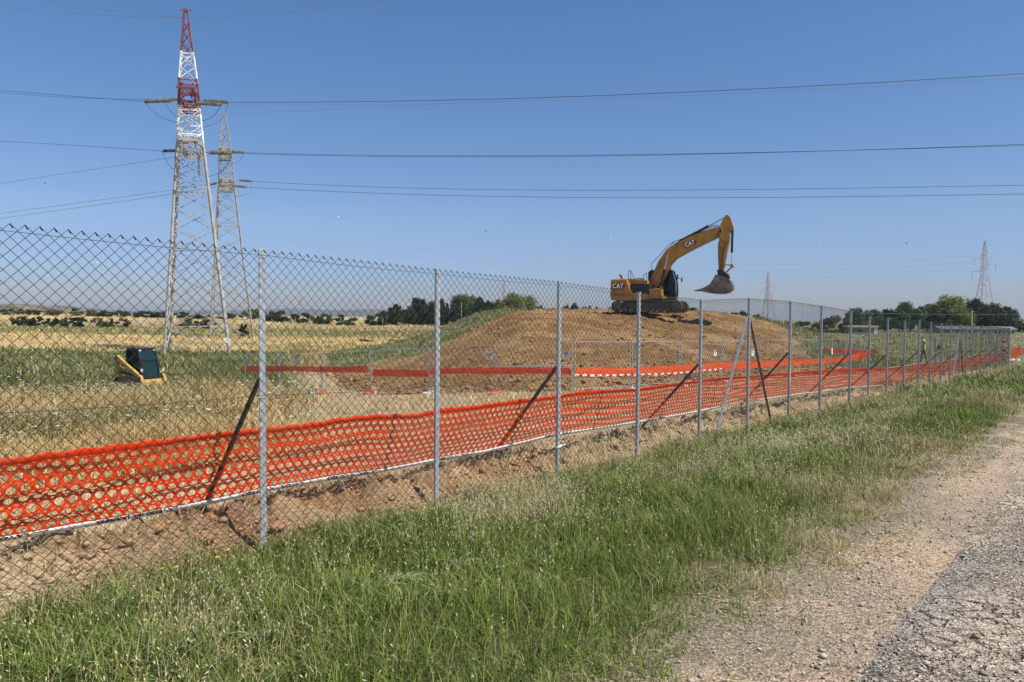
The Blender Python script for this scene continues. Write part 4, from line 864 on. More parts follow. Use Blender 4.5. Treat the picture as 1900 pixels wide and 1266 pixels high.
for a in [(83, 340, 200, M_ballk, 'dark', 'near the left edge above the fence'), (307, 366, 205, M_ballr, 'red', 'just left of the nearest pylon'), (628, 403, 215, M_ballw, 'white', 'high between the pylons and the excavator'),
          (901, 429, 230, M_ballk, 'dark', 'left of the excavator boom and level with it'), (1133, 443, 245, M_ballw, 'white', 'directly above the excavator counterweight'), (1522, 451, 270, M_ballw, 'white', 'right of the excavator bucket, high in the sky'),
          (1682, 451, 285, M_ballk, 'dark', 'left of the right-hand pylon top'), (710, 527, 450, M_ballw, 'white', 'low over the dark pines'), (795, 527, 460, M_ballw, 'white', 'low and just left of the second post'),
          (868, 523, 470, M_ballw, 'white', 'low between the second post and the far reddish pylon'), (1513, 556, 430, M_ballw, 'white', 'low over the bushes right of the mound'), (1598, 555, 450, M_ballw, 'white', 'low over the left end of the tree row'),
          (1683, 551, 460, M_ballw, 'white', 'low over the middle of the tree row'), (1847, 538, 480, M_ballw, 'white', 'just right of the right-hand pylon'), (180, 488, 260, M_ballw, 'white', 'seen through the wire mesh at upper left'),
          (89, 512, 270, M_ballw, 'white', 'seen through the wire mesh, lowest at far left')]: ball(*a)
# far pylons with suspended lines
def far_pylon(label, px, ytop, ybase, Z, wb, m, th, name='pylon'):
    b = W(px, ybase, Z); H = (W(px, ytop, Z) - b).length; PR = [(0, wb), (H * 0.60, wb * 0.30), (H * 0.86, wb * 0.20), (H, 0.12)]
    t_ = pylon(name, label, b, PR, panel_list(H, PR, H * 0.05, 0.9), m, th * 1.5, th * 0.8, R(30), -0.9, [], 'high voltage lattice pylons')
    for (h, s_, L) in ((0.80, -1, 0.115), (0.735, 1, 0.125), (0.655, -1, 0.14)):
        mb = MB(); hh = H * h; tip = Vector((s_ * H * L, 0, hh - H * 0.0)); q = Matrix.Rotation(-R(30), 3, 'Z'); w_ = half_w(hh, PR)
        root = [q @ Vector((s_ * w_, e_ * w_, hh + H * 0.0)) for e_ in (-1, 1)] ; up_ = q @ Vector((s_ * w_ * 0.8, 0, hh + H * 0.05)); tp = q @ tip
        for r_ in root: mb.bar(r_, tp, th * 1.2)
        mb.bar(up_, tp, th * 1.2); mb.build('crossarm', m, t_)
        insul(t_, tp, tp + Vector((0, 0, -H * 0.075)), 8, th * 1.5, M_pylC)
    return t_
far_pylon('mid-distance lattice pylon with three arms rising above the right-hand trees', 1825, 447, 612, 240, 2.8, noisy('reddish_lattice_steel', (0.42, 0.30, 0.29), (0.6, 0.58, 0.56), 0.25, 0.6, 0.1), 0.10)
far_pylon('distant grey pylon behind the right shoulder of the mound', 1425, 505, 602, 420, 3.0, M_pylC, 0.17)
far_pylon('distant reddish pylon behind the trees left of the mound', 936, 517, 600, 520, 2.9, M_pylC, 0.17)
far_pylon('very faint pylon on the horizon between the near pylons and second post', 559, 545, 590, 900, 4.0, M_pylC, 0.22)
far_pylon('tiny faint pylon on the horizon at the right edge', 1889, 592, 608, 1300, 3.0, M_pylC, 0.28)
for k, (y0, y1, y2, lb) in enumerate([(488, 488, 475, 'uppermost'), (497, 499, 487, 'middle'), (512, 513, 499, 'lowest')]):
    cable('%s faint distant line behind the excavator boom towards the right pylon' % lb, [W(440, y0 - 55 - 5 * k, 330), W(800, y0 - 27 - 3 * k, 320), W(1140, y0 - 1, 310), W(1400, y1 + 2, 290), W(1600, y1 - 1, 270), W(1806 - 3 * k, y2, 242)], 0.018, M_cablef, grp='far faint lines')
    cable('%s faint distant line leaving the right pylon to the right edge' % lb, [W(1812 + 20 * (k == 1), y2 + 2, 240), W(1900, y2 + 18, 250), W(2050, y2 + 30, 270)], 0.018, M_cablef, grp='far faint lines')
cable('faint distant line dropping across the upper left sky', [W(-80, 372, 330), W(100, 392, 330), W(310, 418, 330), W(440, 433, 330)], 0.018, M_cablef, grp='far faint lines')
# low pole line in front of the right-hand trees
pole = MB(); pole.tube((0, 0, 0), (0, 0, 5.2), 0.11, 8, 0.07); pb = W(1803, 612, 150); pole.tube((-0.4, 0, 4.9), (0.4, 0, 4.9), 0.04, 6)
o = pole.build('utility_pole', M_wood, None, (pb.x, pb.y, gz(pb.x, pb.y) - 0.1)); tag(o, 'thin wooden utility pole in front of the right-hand trees', 'utility pole')
cable('thin pale wire strung in front of the right-hand trees', [W(1600, 581, 150), W(1700, 583, 150), W(1803, 584, 150), W(1920, 582, 150)], 0.02, M_cablef, name='overhead_wire')

# ================================================================== excavator (its own frame: +x ahead, +y to its left, away from the camera)
M_yel = noisy('machine_yellow', (0.25, 0.135, 0.03), (0.42, 0.20, 0.016), 2.2, 0.45, 0.0, spec=0.5)
M_blk = noisy('black_paint', (0.015, 0.015, 0.016), (0.035, 0.034, 0.033), 6, 0.5)
M_trk = noisy('dusty_track_steel', (0.045, 0.04, 0.036), (0.15, 0.115, 0.08), 7, 0.75, 0.2)
M_chr = principled('chrome_rod', (0.7, 0.7, 0.7), 0.15, 1.0)
M_glass = principled('tinted_cab_glass', (0.012, 0.035, 0.034), 0.12, 0.0, 0.35)
M_bkt = noisy('worn_bucket_steel', (0.09, 0.07, 0.055), (0.24, 0.20, 0.17), 2.2, 0.45, 0.45)
M_grey = principled('handrail_grey', (0.06, 0.06, 0.065), 0.4, 0.3)
M_red = principled('decal_red', (0.45, 0.02, 0.02), 0.45); M_letter = principled('decal_white', (0.8, 0.8, 0.8), 0.45); M_gold = principled('decal_gold', (0.7, 0.38, 0.03), 0.45)
PSI = R(-24); K = 0.00695; CP = math.cos(PSI)
ex = W(1201.7, 580, 54); exz = ex.z
exc = thing('excavator', 'large yellow tracked excavator with raised arm and bucket, parked on top of the earth mound', 'excavator', (ex.x, ex.y, exz), PSI)
ux = Vector((math.cos(PSI), math.sin(PSI))); uy = Vector((-math.sin(PSI), math.cos(PSI)))
def P2(c, y=-0.28):
    """machine-plane coordinates of a traced outline point, on the plane at lateral offset y"""
    d = ray(1080 + c[0] / 5.753, 380 + c[1] / 5.753); o_ = Vector((ex.x, ex.y)) + uy * y; k = (o_.x * uy.x + o_.y * uy.y) / (d.x * uy.x + d.y * uy.y)
    p = CAM + d * k; return ((p.x - ex.x) * ux.x + (p.y - ex.y) * ux.y, p.z - exz)
def prof(pts, y=-0.28): return [P2(p, y) for p in pts]
def part(name, pts, y0, y1, m, bev=0.03, parent=exc):
    mb = MB(); mb.prof(prof(pts, y0), y0, y1, bev); return mb.build(name, m, parent)
# undercarriage
for s_ in (-1, 1):
    yc = s_ * 1.18; root = MB(); L0, L1, Rr = -1.95, 2.35, 0.40; zc = 0.43
    pts = []
    for k in range(9): a = math.pi / 2 + math.pi * k / 8; pts.append((L0 + Rr * math.cos(a), zc + Rr * math.sin(a)))
    for k in range(9): a = -math.pi / 2 + math.pi * k / 8; pts.append((L1 + Rr * math.cos(a), zc + Rr * math.sin(a)))
    tr = MB(); inner = [(x * 0.965 + 0.007, zc + (z - zc) * 0.86) for x, z in pts]; n = len(pts)
    vs = [(x, yc + e * 0.30, z) for e in (-1, 1) for x, z in pts] + [(x, yc + e * 0.30, z) for e in (-1, 1) for x, z in inner]
    fs = []
    for i in range(n):
        j = (i + 1) % n; fs += [(i, j, n + j, n + i), (2 * n + j, 2 * n + i, 3 * n + i, 3 * n + j), (j, i, 2 * n + i, 2 * n + j), (n + i, n + j, 3 * n + j, 3 * n + i)]
    tr.add(vs, fs)
    per = 0.0                                                          # track shoes with grousers
    for i in range(n):
        a = Vector((pts[i][0], pts[i][1])); b = Vector((pts[(i + 1) % n][0], pts[(i + 1) % n][1])); L = (b - a).length; m_ = max(1, round(L / 0.19)); d_ = (b - a).normalized(); nn = Vector((-d_.y, d_.x)) * -1
        for k in range(m_):
            c = a.lerp(b, (k + 0.5) / m_) - nn * -0.018; tr.box((c.x, yc, c.y), (0.035, 0.61, 0.05), Matrix.Rotation(-math.atan2(d_.y, d_.x), 3, 'Y'))
    t_ = tr.build('track', M_trk, exc)
    fr = MB(); fr.box(((L0 + L1) / 2, yc, zc), (L1 - L0 - 0.35, 0.36, 0.56)); fr.box(((L0 + L1) / 2, yc, zc + 0.17), (2.2, 0.30, 0.06)); fr.build('track_frame', M_trk, t_)
    for x in (L0, L1):
        wv = MB(); q = Matrix.Rotation(math.pi / 2, 3, 'X'); wv.lathe([(0.08, -0.33), (0.31, -0.31), (0.34, -0.2), (0.34, 0.2), (0.31, 0.31), (0.08, 0.33)], (x, yc, zc), 16, q); wv.build('idler_wheel', M_trk, t_, smooth=True)
    for k in range(7):
        wv = MB(); q = Matrix.Rotation(math.pi / 2, 3, 'X'); wv.lathe([(0.05, -0.32), (0.11, -0.31), (0.11, 0.31), (0.05, 0.32)], (L0 + 0.6 + k * 0.52, yc, 0.17), 10, q); wv.build('track_roller', M_trk, t_, smooth=True)
mb = MB(); mb.box((0.15, 0, 0.55), (2.2, 1.9, 0.34)); mb.lathe([(0.62, 0.6), (0.62, 0.95)], (0.1, 0, 0), 20); mb.build('swing_base', M_trk, exc)
# upper structure (right side towards the camera at y = -1.35)
part('house_deck', [(300, 985), (312, 1018), (420, 1026), (760, 1010), (858, 1000), (862, 970), (700, 955), (300, 940)], -1.36, 1.36, M_yel, 0.03)
cw = part('counterweight', [(303, 812), (318, 795), (430, 788), (478, 790), (500, 850), (545, 975), (300, 985)], -1.36, 1.36, M_yel, 0.08)
part('engine_hood', [(470, 792), (480, 785), (560, 790), (690, 806), (700, 850), (690, 960), (540, 960), (498, 850)], -0.95, 0.45, M_yel, 0.04)
mb = MB(); pp = prof([(515, 842), (720, 846), (735, 955), (545, 960)], -1.3); mb.prof(pp, -1.30, -0.93, 0.02); mb.build('side_compartment', M_blk, exc)
for k in range(5):
    x0, z0 = P2((545 + 30 * k, 852)); 
mb = MB()
for k in range(7): x0, z0 = P2((540 + 24 * k, 900), -1.3); mb.box((x0, -1.315, z0), (0.05, 0.03, 0.55))
mb.build('grille', M_grey, exc)
part('tool_box', [(712, 905), (800, 893), (845, 898), (852, 985), (800, 992), (720, 985)], -1.38, -0.72, M_yel, 0.03)
mb = MB(); x0, z0 = P2((425, 775)); mb.tube((x0, -0.3, z0 - 0.15), (x0 - 0.05, -0.3, z0 + 0.10), 0.07, 10); mb.tube((x0 - 0.05, -0.3, z0 + 0.10), (x0 - 0.20, -0.3, z0 + 0.16), 0.06, 10); mb.build('exhaust', M_blk, exc, smooth=True)
mb = MB(); x0, z0 = P2((600, 800)); mb.box((x0, -0.2, z0 + 0.03), (0.7, 0.8, 0.10)); mb.build('hood_vent', M_grey, exc)
# handrails and ladder
def rail(name, pts, y, r=0.022):
    mb = MB(); mb.path([(P2(p, y)[0], y, P2(p, y)[1]) for p in pts], r, 6); return mb.build(name, M_grey, exc, smooth=True)
rail('handrail', [(497, 835), (495, 703), (522, 708), (548, 765), (572, 850), (585, 925)], -1.25); rail('handrail', [(522, 835), (520, 710)], -1.05)
rail('handrail', [(650, 835), (660, 745), (690, 732), (692, 840)], -1.22); rail('handrail', [(1012, 985), (1015, 790), (1000, 762)], 0.36)
rail('handrail', [(760, 900), (790, 830), (770, 770), (745, 745)], -0.55)
# boom: traced outline, box section
boom_pts = [(716, 868), (745, 765), (775, 690), (815, 600), (900, 478), (930, 452), (1100, 362), (1300, 282), (1420, 240), (1484, 232), (1500, 275), (1478, 330), (1440, 352), (1300, 418), (1100, 520), (1010, 572), (950, 632), (915, 705), (862, 800), (800, 872), (760, 905)]
boom = part('boom', boom_pts, -0.30, 0.24, M_yel, 0.02)
for (a, b) in (((760, 868), 0.10), ((1478, 278), 0.09)):
    x0, z0 = P2(a); mb = MB(); mb.tube((x0, -0.36, z0), (x0, 0.30, z0), b, 12); mb.build('pivot_pin', M_blk, boom, smooth=True)
stick = part('stick', [(1530, 112), (1560, 104), (1580, 130), (1616, 235), (1600, 262), (1578, 300), (1572, 385), (1545, 520), (1508, 700), (1480, 722), (1458, 700), (1450, 560), (1450, 420), (1462, 380), (1472, 320), (1474, 215), (1500, 165)], -0.25, 0.19, M_yel, 0.02)
def cyl(name, a, b, k, r, y, parent=exc):
    A = P2(a); B = P2(b); A = Vector((A[0], y, A[1])); B = Vector((B[0], y, B[1])); mb = MB(); mm = A.lerp(B, k); mb.tube(A, mm, r, 12); mb.tube(mm, mm + (B - A).normalized() * 0.07, r * 1.15, 12)
    o_ = mb.build(name, M_blk, parent, smooth=True); mb = MB(); mb.tube(mm, B, r * 0.5, 10); mb.build('rod', M_chr, o_, smooth=True)
    for q_ in (A, B): mb = MB(); mb.tube(q_ + Vector((0, -0.09, 0)), q_ + Vector((0, 0.09, 0)), r * 0.95, 10); mb.build('cylinder_eye', M_yel, o_, smooth=True)
cyl('boom_cylinder', (848, 880), (925, 525), 0.50, 0.10, -0.46); cyl('boom_cylinder', (848, 880), (925, 525), 0.50, 0.10, 0.40)
cyl('stick_cylinder', (1040, 384), (1532, 126), 0.60, 0.10, -0.03); cyl('bucket_cylinder', (1601, 262), (1590, 642), 0.62, 0.085, -0.03)
for (a, b, y) in (((1478, 632), (1600, 648), -0.24), ((1478, 632), (1600, 648), 0.18), ((1600, 652), (1520, 735), -0.16), ((1600, 652), (1520, 735), 0.10)):
    A = P2(a); B = P2(b); mb = MB(); mb.bar((A[0], y, A[1]), (B[0], y, B[1]), 0.10, 0.05); mb.build('bucket_link', M_yel, exc)
x0, z0 = P2((1600, 655)); mb = MB(); mb.tube((x0, -0.3, z0), (x0, 0.24, z0), 0.10, 12); mb.build('pivot_pin', M_yel, exc, smooth=True)
# hydraulic hoses
def hose(pts, y, r=0.022, parent=boom):
    P = np.array([(P2(p)[0], y + 0.04 * (i % 2), P2(p)[1]) for i, p in enumerate(pts)]); u = np.linspace(0, 1, len(P)); uu = np.linspace(0, 1, 26)
    Q = np.stack([np.interp(uu, u, P[:, c]) for c in range(3)], -1); Q[1:-1] = (Q[:-2] + 2 * Q[1:-1] + Q[2:]) / 4; V, Fq = polyline_tube(Q, r, 6); link('hose', mesh_np('hose', V, [Fq], M_blk, None, True), parent)
hose([(730, 850), (770, 740), (730, 640), (810, 560), (905, 455), (960, 405), (1060, 370)], -0.32); hose([(940, 440), (975, 395), (1080, 355), (1290, 262), (1400, 215), (1455, 218), (1490, 235)], -0.14)
hose([(930, 450), (1000, 400), (1100, 350), (1300, 270), (1390, 225), (1450, 222), (1500, 260)], 0.06); hose([(1470, 240), (1492, 290), (1450, 320), (1452, 350), (1480, 385), (1530, 400)], -0.34)
hose([(1440, 300), (1475, 360), (1515, 405), (1510, 470), (1490, 540), (1510, 640), (1500, 700)], -0.30, 0.018, stick); hose([(1545, 400), (1520, 480), (1500, 560), (1470, 690), (1450, 730)], -0.29, 0.018, stick)
# cab on the far (left) side of the boom
mb = MB(); cab_pts = [(1, 1)]
cx0, cx1 = -0.05, 1.88                       # along the machine
cab = thing('cab', None, None); cab.parent = exc
del_keys = [k for k in ('label', 'category') if k in cab]
z_lo, z_hi = 1.05, 3.12
side = [(cx0, z_lo), (cx1 - 0.05, z_lo), (cx1 + 0.06, z_lo + 0.35), (cx1 + 0.02, 2.2), (cx1 - 0.22, z_hi - 0.06), (cx1 - 0.40, z_hi), (cx0 + 0.15, z_hi), (cx0, z_hi - 0.15)]
mb = MB(); ys = (0.36, 1.36)
mb.prof([(cx0 + .04, z_lo), (cx1 - 0.02, z_lo), (cx1 + 0.04, z_lo + 0.30), (cx0 + .04, z_lo + 0.30)], ys[0] + .01, ys[1] - .01); mb.build('cab_base', M_blk, cab); mb = MB(); mb.box((0.95, 0.86, 0.98), (1.95, 1.0, 0.14)); mb.build('cab_floor', M_blk, cab)
mb = MB(); mb.prof([(cx0 + 0.1, z_hi - 0.10), (cx1 - 0.22, z_hi - 0.10), (cx1 - 0.18, z_hi - 0.05), (cx1 - 0.34, z_hi + 0.03), (cx0 + 0.15, z_hi + 0.03)], ys[0] - 0.02, ys[1] + 0.02, 0.02); mb.build('cab_roof', M_blk, cab)
mb = MB()
for y in ys:
    for a, b in zip(side, side[1:] + side[:1]): mb.bar((a[0], y, a[1]), (b[0], y, b[1]), 0.07)
    mb.bar((0.55, y, z_lo), (0.50, y, z_hi), 0.07)
for p in (side[2], side[4], side[1], side[7]): mb.bar((p[0], ys[0], p[1]), (p[0], ys[1], p[1]), 0.07)
mb.build('cab_frame', M_blk, cab)
mb = MB(); mb.prof([(p[0] * 0.985 + 0.01, p[1]) for p in side], ys[0] + 0.02, ys[0] + 0.03); mb.build('side_window', M_glass, cab)
mb = MB(); mb.prof([(p[0] * 0.985 + 0.01, p[1]) for p in side], ys[1] - 0.03, ys[1] - 0.02); mb.build('side_window', M_glass, cab)
mb = MB(); f = [(cx1 + 0.045, z_lo + 0.35), (cx1 + 0.01, 2.2), (cx1 - 0.225, z_hi - 0.1)]
for a, b in zip(f[:-1], f[1:]): mb.add([(a[0], ys[0] + .05, a[1]), (a[0], ys[1] - .05, a[1]), (b[0], ys[1] - .05, b[1]), (b[0], ys[0] + .05, b[1]), (a[0] - .01, ys[0] + .05, a[1]), (a[0] - .01, ys[1] - .05, a[1]), (b[0] - .01, ys[1] - .05, b[1]), (b[0] - .01, ys[0] + .05, b[1])], [(0, 1, 2, 3), (7, 6, 5, 4), (0, 4, 5, 1), (1, 5, 6, 2), (2, 6, 7, 3), (3, 7, 4, 0)])
mb.build('windscreen', M_glass, cab)
mb = MB(); mb.box((0.45, 0.85, 1.55), (0.5, 0.5, 0.14)); mb.box((0.22, 0.85, 1.95), (0.14, 0.46, 0.75)); mb.build('operator_seat', M_grey, cab)
mb = MB(); mb.prof([(cx1 - 0.75, z_lo - 0.02), (cx1 + 0.05, z_lo - 0.02), (cx1 + 0.08, z_lo + 0.10), (cx1 - 0.75, z_lo + 0.10)], 0.30, 1.37, 0.01); mb.build('front_sill', M_yel, cab)
for (x, y) in ((cx1 - 0.28, 0.42), (cx1 - 0.28, 1.3)): mb = MB(); mb.box((x, y, z_hi + 0.06), (0.14, 0.16, 0.10)); mb.build('work_lamp', M_letter, cab)
mb = MB(); mb.bar((cx1, 0.34, 2.6), (cx1 + 0.22, 0.25, 2.72), 0.03); mb.box((cx1 + 0.24, 0.24, 2.62), (0.06, 0.2, 0.34)); mb.build('mirror', M_blk, exc)
mb = MB(); mb.bar((cx1, 1.38, 2.6), (cx1 + 0.3, 1.42, 2.5), 0.03); mb.box((cx1 + 0.32, 1.44, 2.45), (0.06, 0.2, 0.34)); mb.build('mirror', M_blk, exc)
# coupler and bucket
part('coupler', [(1440, 700), (1500, 690), (1560, 740), (1572, 785), (1520, 800), (1450, 775)], -0.30, 0.24, M_blk, 0.03)
mb = MB(); mb.tube((P2((1455, 705))[0], -0.32, P2((1455, 705))[1]), (P2((1455, 705))[0], 0.26, P2((1455, 705))[1]), 0.09, 10); mb.build('coupler_pin', M_blk, exc, smooth=True); mb = MB(); mb.tube((P2((1555, 778))[0], -0.34, P2((1555, 778))[1]), (P2((1555, 778))[0], 0.28, P2((1555, 778))[1]), 0.10, 10); mb.build('coupler_pin', M_blk, exc, smooth=True)
bp = [(1425, 745), (1500, 765), (1570, 800), (1600, 862), (1602, 895), (1560, 935), (1500, 950), (1430, 950), (1330, 938), (1215, 914), (1300, 885), (1360, 850), (1395, 800)]
bucket = MB(); yb0, yb1 = -0.68, 0.62
outer = prof(bp, -0.68); hull = prof([(1500, 765), (1570, 800), (1600, 862), (1602, 895), (1560, 935), (1500, 950), (1430, 950), (1330, 938), (1215, 914)], -0.68); inn = prof([(1490, 785), (1555, 815), (1582, 865), (1583, 890), (1548, 922), (1495, 934), (1430, 934), (1335, 925), (1240, 908)], -0.68)
n = len(hull); vs = [(x, y, z) for y in (yb0, yb1) for x, z in hull] + [(x, y, z) for y in (yb0, yb1) for x, z in inn]; fs = []
for i in range(n - 1): fs += [(i, i + 1, n + i + 1, n + i), (2 * n + i + 1, 2 * n + i, 3 * n + i, 3 * n + i + 1)]
fs += [(0, n, 3 * n, 2 * n), (n - 1, 3 * n - 1, 4 * n - 1, 2 * n - 1)]
bucket.add(vs, fs)
for (a_, b_) in ((yb0 - 0.03, yb0), (yb1, yb1 + 0.03)): bucket.prof(outer, a_, b_)
bk = bucket.build('bucket', M_bkt, exc)
for k in range(5):
    y = yb0 + 0.1 + k * (yb1 - yb0 - 0.2) / 4; x0, z0 = P2((1225, 915)); mb = MB(); mb.prof([(x0 + 0.10, z0 - 0.05), (x0 - 0.22, z0 - 0.03), (x0 + 0.10, z0 + 0.05)], y - 0.05, y + 0.05); mb.build('bucket_tooth', M_bkt, bk)
# maker's lettering on the boom and the counterweight
def cat_mark(c, h, ang, y, parent):
    x0, z0 = P2(c, y); tmx = text_mesh('CAT', 1.0, 0.03); v = np.zeros(len(tmx.vertices) * 3); tmx.vertices.foreach_get('co', v); v = v.reshape(-1, 3); wd = v[:, 0].max(); v = (v - [wd / 2, 0.36, 0]) * (h / 0.72)
    ca, sa = math.cos(ang), math.sin(ang); f_ = lambda q, yy: [(x0 + a * ca - b * sa, yy, z0 + a * sa + b * ca) for a, b in q]
    hw = wd / 2 * h / 0.72
    for nm, m_, q, yy in (('decal_plate', M_blk, [(-hw - .04 * h, -h * .62), (hw * 1.15, -h * .62), (hw * 1.45, 0), (hw * 1.15, h * .62), (-hw - .04 * h, h * .62)], y), ('decal_chevron', M_red, [(hw * 0.95, -h * .62), (hw * 1.15, -h * .62), (hw * 1.45, 0), (hw * 1.15, h * .62), (hw * 0.95, h * .62), (hw * 1.22, 0)], y - 0.004), ('decal_triangle', M_gold, [(-h * .32, -h * .5), (h * .32, -h * .5), (0, -h * .12)], y - 0.012)):
        mb = MB(); P = f_(q, yy); P2_ = f_(q, yy + 0.003); n = len(P); mb.add(P + P2_, [tuple(range(n)), tuple(range(2 * n - 1, n - 1, -1))] + [(i, (i + 1) % n, n + (i + 1) % n, n + i) for i in range(n)]); mb.build(nm, m_, parent)
    me = bpy.data.meshes.new('decal_text'); me.from_pydata(f_([(a[0], a[1]) for a in v], y - 0.008), [], [tuple(p.vertices) for p in tmx.polygons]); me.materials.append(M_letter); link('decal_text', me, parent)
cat_mark((1150, 412), 0.27, math.atan2((1150 - 365) - (1150 - 455), (1300 - 1050)) * 0.0 + R(19), -0.306, boom)
cat_mark((384, 865), 0.30, 0.0, -1.368, cw)

# ================================================================== skid loader in the weeds
M_yel2 = noisy('loader_yellow', (0.46, 0.28, 0.07), (0.66, 0.42, 0.11), 2.2, 0.45)
lp = W(262, 716, 40); lz = gz(lp.x, lp.y); lz_s = (W(262, 645, 40).z - lz) / 2.05; print('loader scale', lz_s)
Ld = thing('skid_loader', 'small yellow compact loader with black cab half hidden in the tall dry weeds', 'loader', (lp.x, lp.y, lz), R(-30)); Ld.scale = (lz_s,) * 3
def lb(name, c, d, m, bev=0, parent=Ld, taper=1.0): mb = MB(); mb.box(c, d, None, taper); return mb.build(name, m, parent)
# its frame: +x ahead (towards the camera and right), +y left
for s_ in (-1, 1):
    y = s_ * 0.68; mb = MB(); pts = [(-0.85, 0.05), (0.75, 0.05), (0.95, 0.25), (0.80, 0.45), (-0.75, 0.62), (-1.0, 0.35)]; mb.prof(pts, y - 0.16, y + 0.16, 0.03); t_ = mb.build('rubber_track', M_blk, Ld)
    for k in range(5): mb = MB(); mb.tube((-0.7 + k * 0.34, y - 0.17, 0.18), (-0.7 + k * 0.34, y + 0.17, 0.18), 0.11, 12); mb.build('track_roller', M_trk, t_, smooth=True)
mb = MB(); mb.prof([(-1.05, 0.35), (0.85, 0.30), (0.95, 0.40), (0.90, 0.52), (0.60, 0.56), (0.45, 0.80), (-1.0, 1.15), (-1.12, 0.8)], -0.5, 0.5, 0.03); mb.build('body', M_yel2, Ld)
mb = MB(); mb.prof([(-0.95, 1.12), (-0.4, 0.98), (-0.45, 1.42), (-0.9, 1.38)], -0.48, 0.48, 0.04); mb.build('engine_cover', M_blk, Ld)
cabp = [(-0.42, 0.80), (0.62, 0.48), (0.80, 0.62), (0.66, 1.45), (0.42, 1.98), (-0.38, 2.0), (-0.48, 1.85)]
mb = MB(); mb.prof([(-0.42, 1.92), (0.44, 1.90), (0.40, 2.0), (-0.38, 2.03)], -0.46, 0.46, 0.02); mb.build('cab_roof', M_blk, Ld)
mb = MB()
for y in (-0.43, 0.43):
    for a, b in zip(cabp, cabp[1:] + cabp[:1]): mb.bar((a[0], y, a[1]), (b[0], y, b[1]), 0.08)
    for k in range(5): mb.bar((-0.35 + k * .16, y, 1.0), (-0.35 + k * .14, y, 1.95), 0.025)
for p in cabp: mb.bar((p[0], -0.43, p[1]), (p[0], 0.43, p[1]), 0.06)
cabf = mb.build('cab_frame', M_blk, Ld)
mb = MB(); mb.prof([(a * .97, b) for a, b in cabp], -0.40, -0.39); mb.build('side_window', M_glass, cabf)
mb = MB(); mb.prof([(a * .97, b) for a, b in cabp], 0.39, 0.40); mb.build('side_window', M_glass, cabf)
mb = MB(); q = [(0.79, 0.62), (0.655, 1.45), (0.42, 1.93)]
for a, b in zip(q[:-1], q[1:]): mb.add([(a[0], -.38, a[1]), (a[0], .38, a[1]), (b[0], .38, b[1]), (b[0], -.38, b[1])], [(0, 1, 2, 3)])
mb.build('windscreen', M_glass, cabf)
lb('operator_seat', (-0.1, 0, 1.1), (0.4, 0.45, 0.5), M_grey)
for s_ in (-1, 1):                                              # lift arms sweeping down beside the cab
    y = s_ * 0.60; mb = MB(); mb.prof([(-1.05, 1.55), (-0.9, 1.66), (-0.2, 1.28), (0.55, 0.92), (0.98, 0.70), (1.15, 0.30), (1.02, 0.26), (0.85, 0.58), (0.45, 0.74), (-0.3, 1.08), (-0.98, 1.42)], y - 0.07, y + 0.07, 0.02); arm = mb.build('lift_arm', M_yel2, Ld)
    mb = MB(); mb.tube((0.9, y - 0.1, 0.60), (0.9, y + 0.1, 0.60), 0.07, 10); mb.tube((-0.95, y - 0.1, 1.55), (-0.95, y + 0.1, 1.55), 0.07, 10); mb.build('pivot_pin', M_blk, arm, smooth=True)
    mb = MB(); mb.prof([(-1.15, 0.7), (-0.85, 0.7), (-0.85, 1.5), (-1.15, 1.6)], y - 0.05, y + 0.05, 0.01); mb.build('tower', M_yel2, Ld)
    mb = MB(); mb.tube((-0.7, y * 0.92, 0.85), (0.35, y * 0.92, 0.72), 0.05, 8); mb.build('lift_cylinder', M_blk, Ld, smooth=True)
    mb = MB(); mb.box((0.47, s_ * 0.37, 1.93), (0.08, 0.09, 0.07)); mb.build('work_lamp', M_letter, Ld)
    mb = MB(); mb.box((0.90, s_ * 0.56, 0.98), (0.06, 0.10, 0.15)); mb.build('mirror', M_letter, Ld)
mb = MB(); mb.box((0.98, 0, 0.34), (0.10, 1.25, 0.16)); mb.bar((1.0, -0.6, 0.25), (1.0, 0.6, 0.25), 0.10); mb.build('front_frame', M_yel2, Ld)
mb = MB(); mb.tube((-0.2, -0.25, 2.03), (-0.2, -0.25, 2.10), 0.06, 10); mb.build('beacon_base', M_blk, Ld, smooth=True)
M_amb = principled('amber_lens', (0.75, 0.12, 0.02), 0.3); mb = MB(); mb.lathe([(0.055, 2.10), (0.055, 2.17), (0.03, 2.20)], (-0.2, -0.25, 0), 10); mb.build('beacon', M_amb, Ld, smooth=True)
mb = MB(); mb.path([(-1.0, -0.62, 1.62), (-1.05, -0.75, 1.75), (-0.4, -0.75, 1.78)], 0.02, 6); mb.path([(-1.0, 0.62, 1.62), (-1.05, 0.75, 1.75), (-0.4, 0.75, 1.78)], 0.02, 6); mb.build('guard_rail', M_blk, Ld)

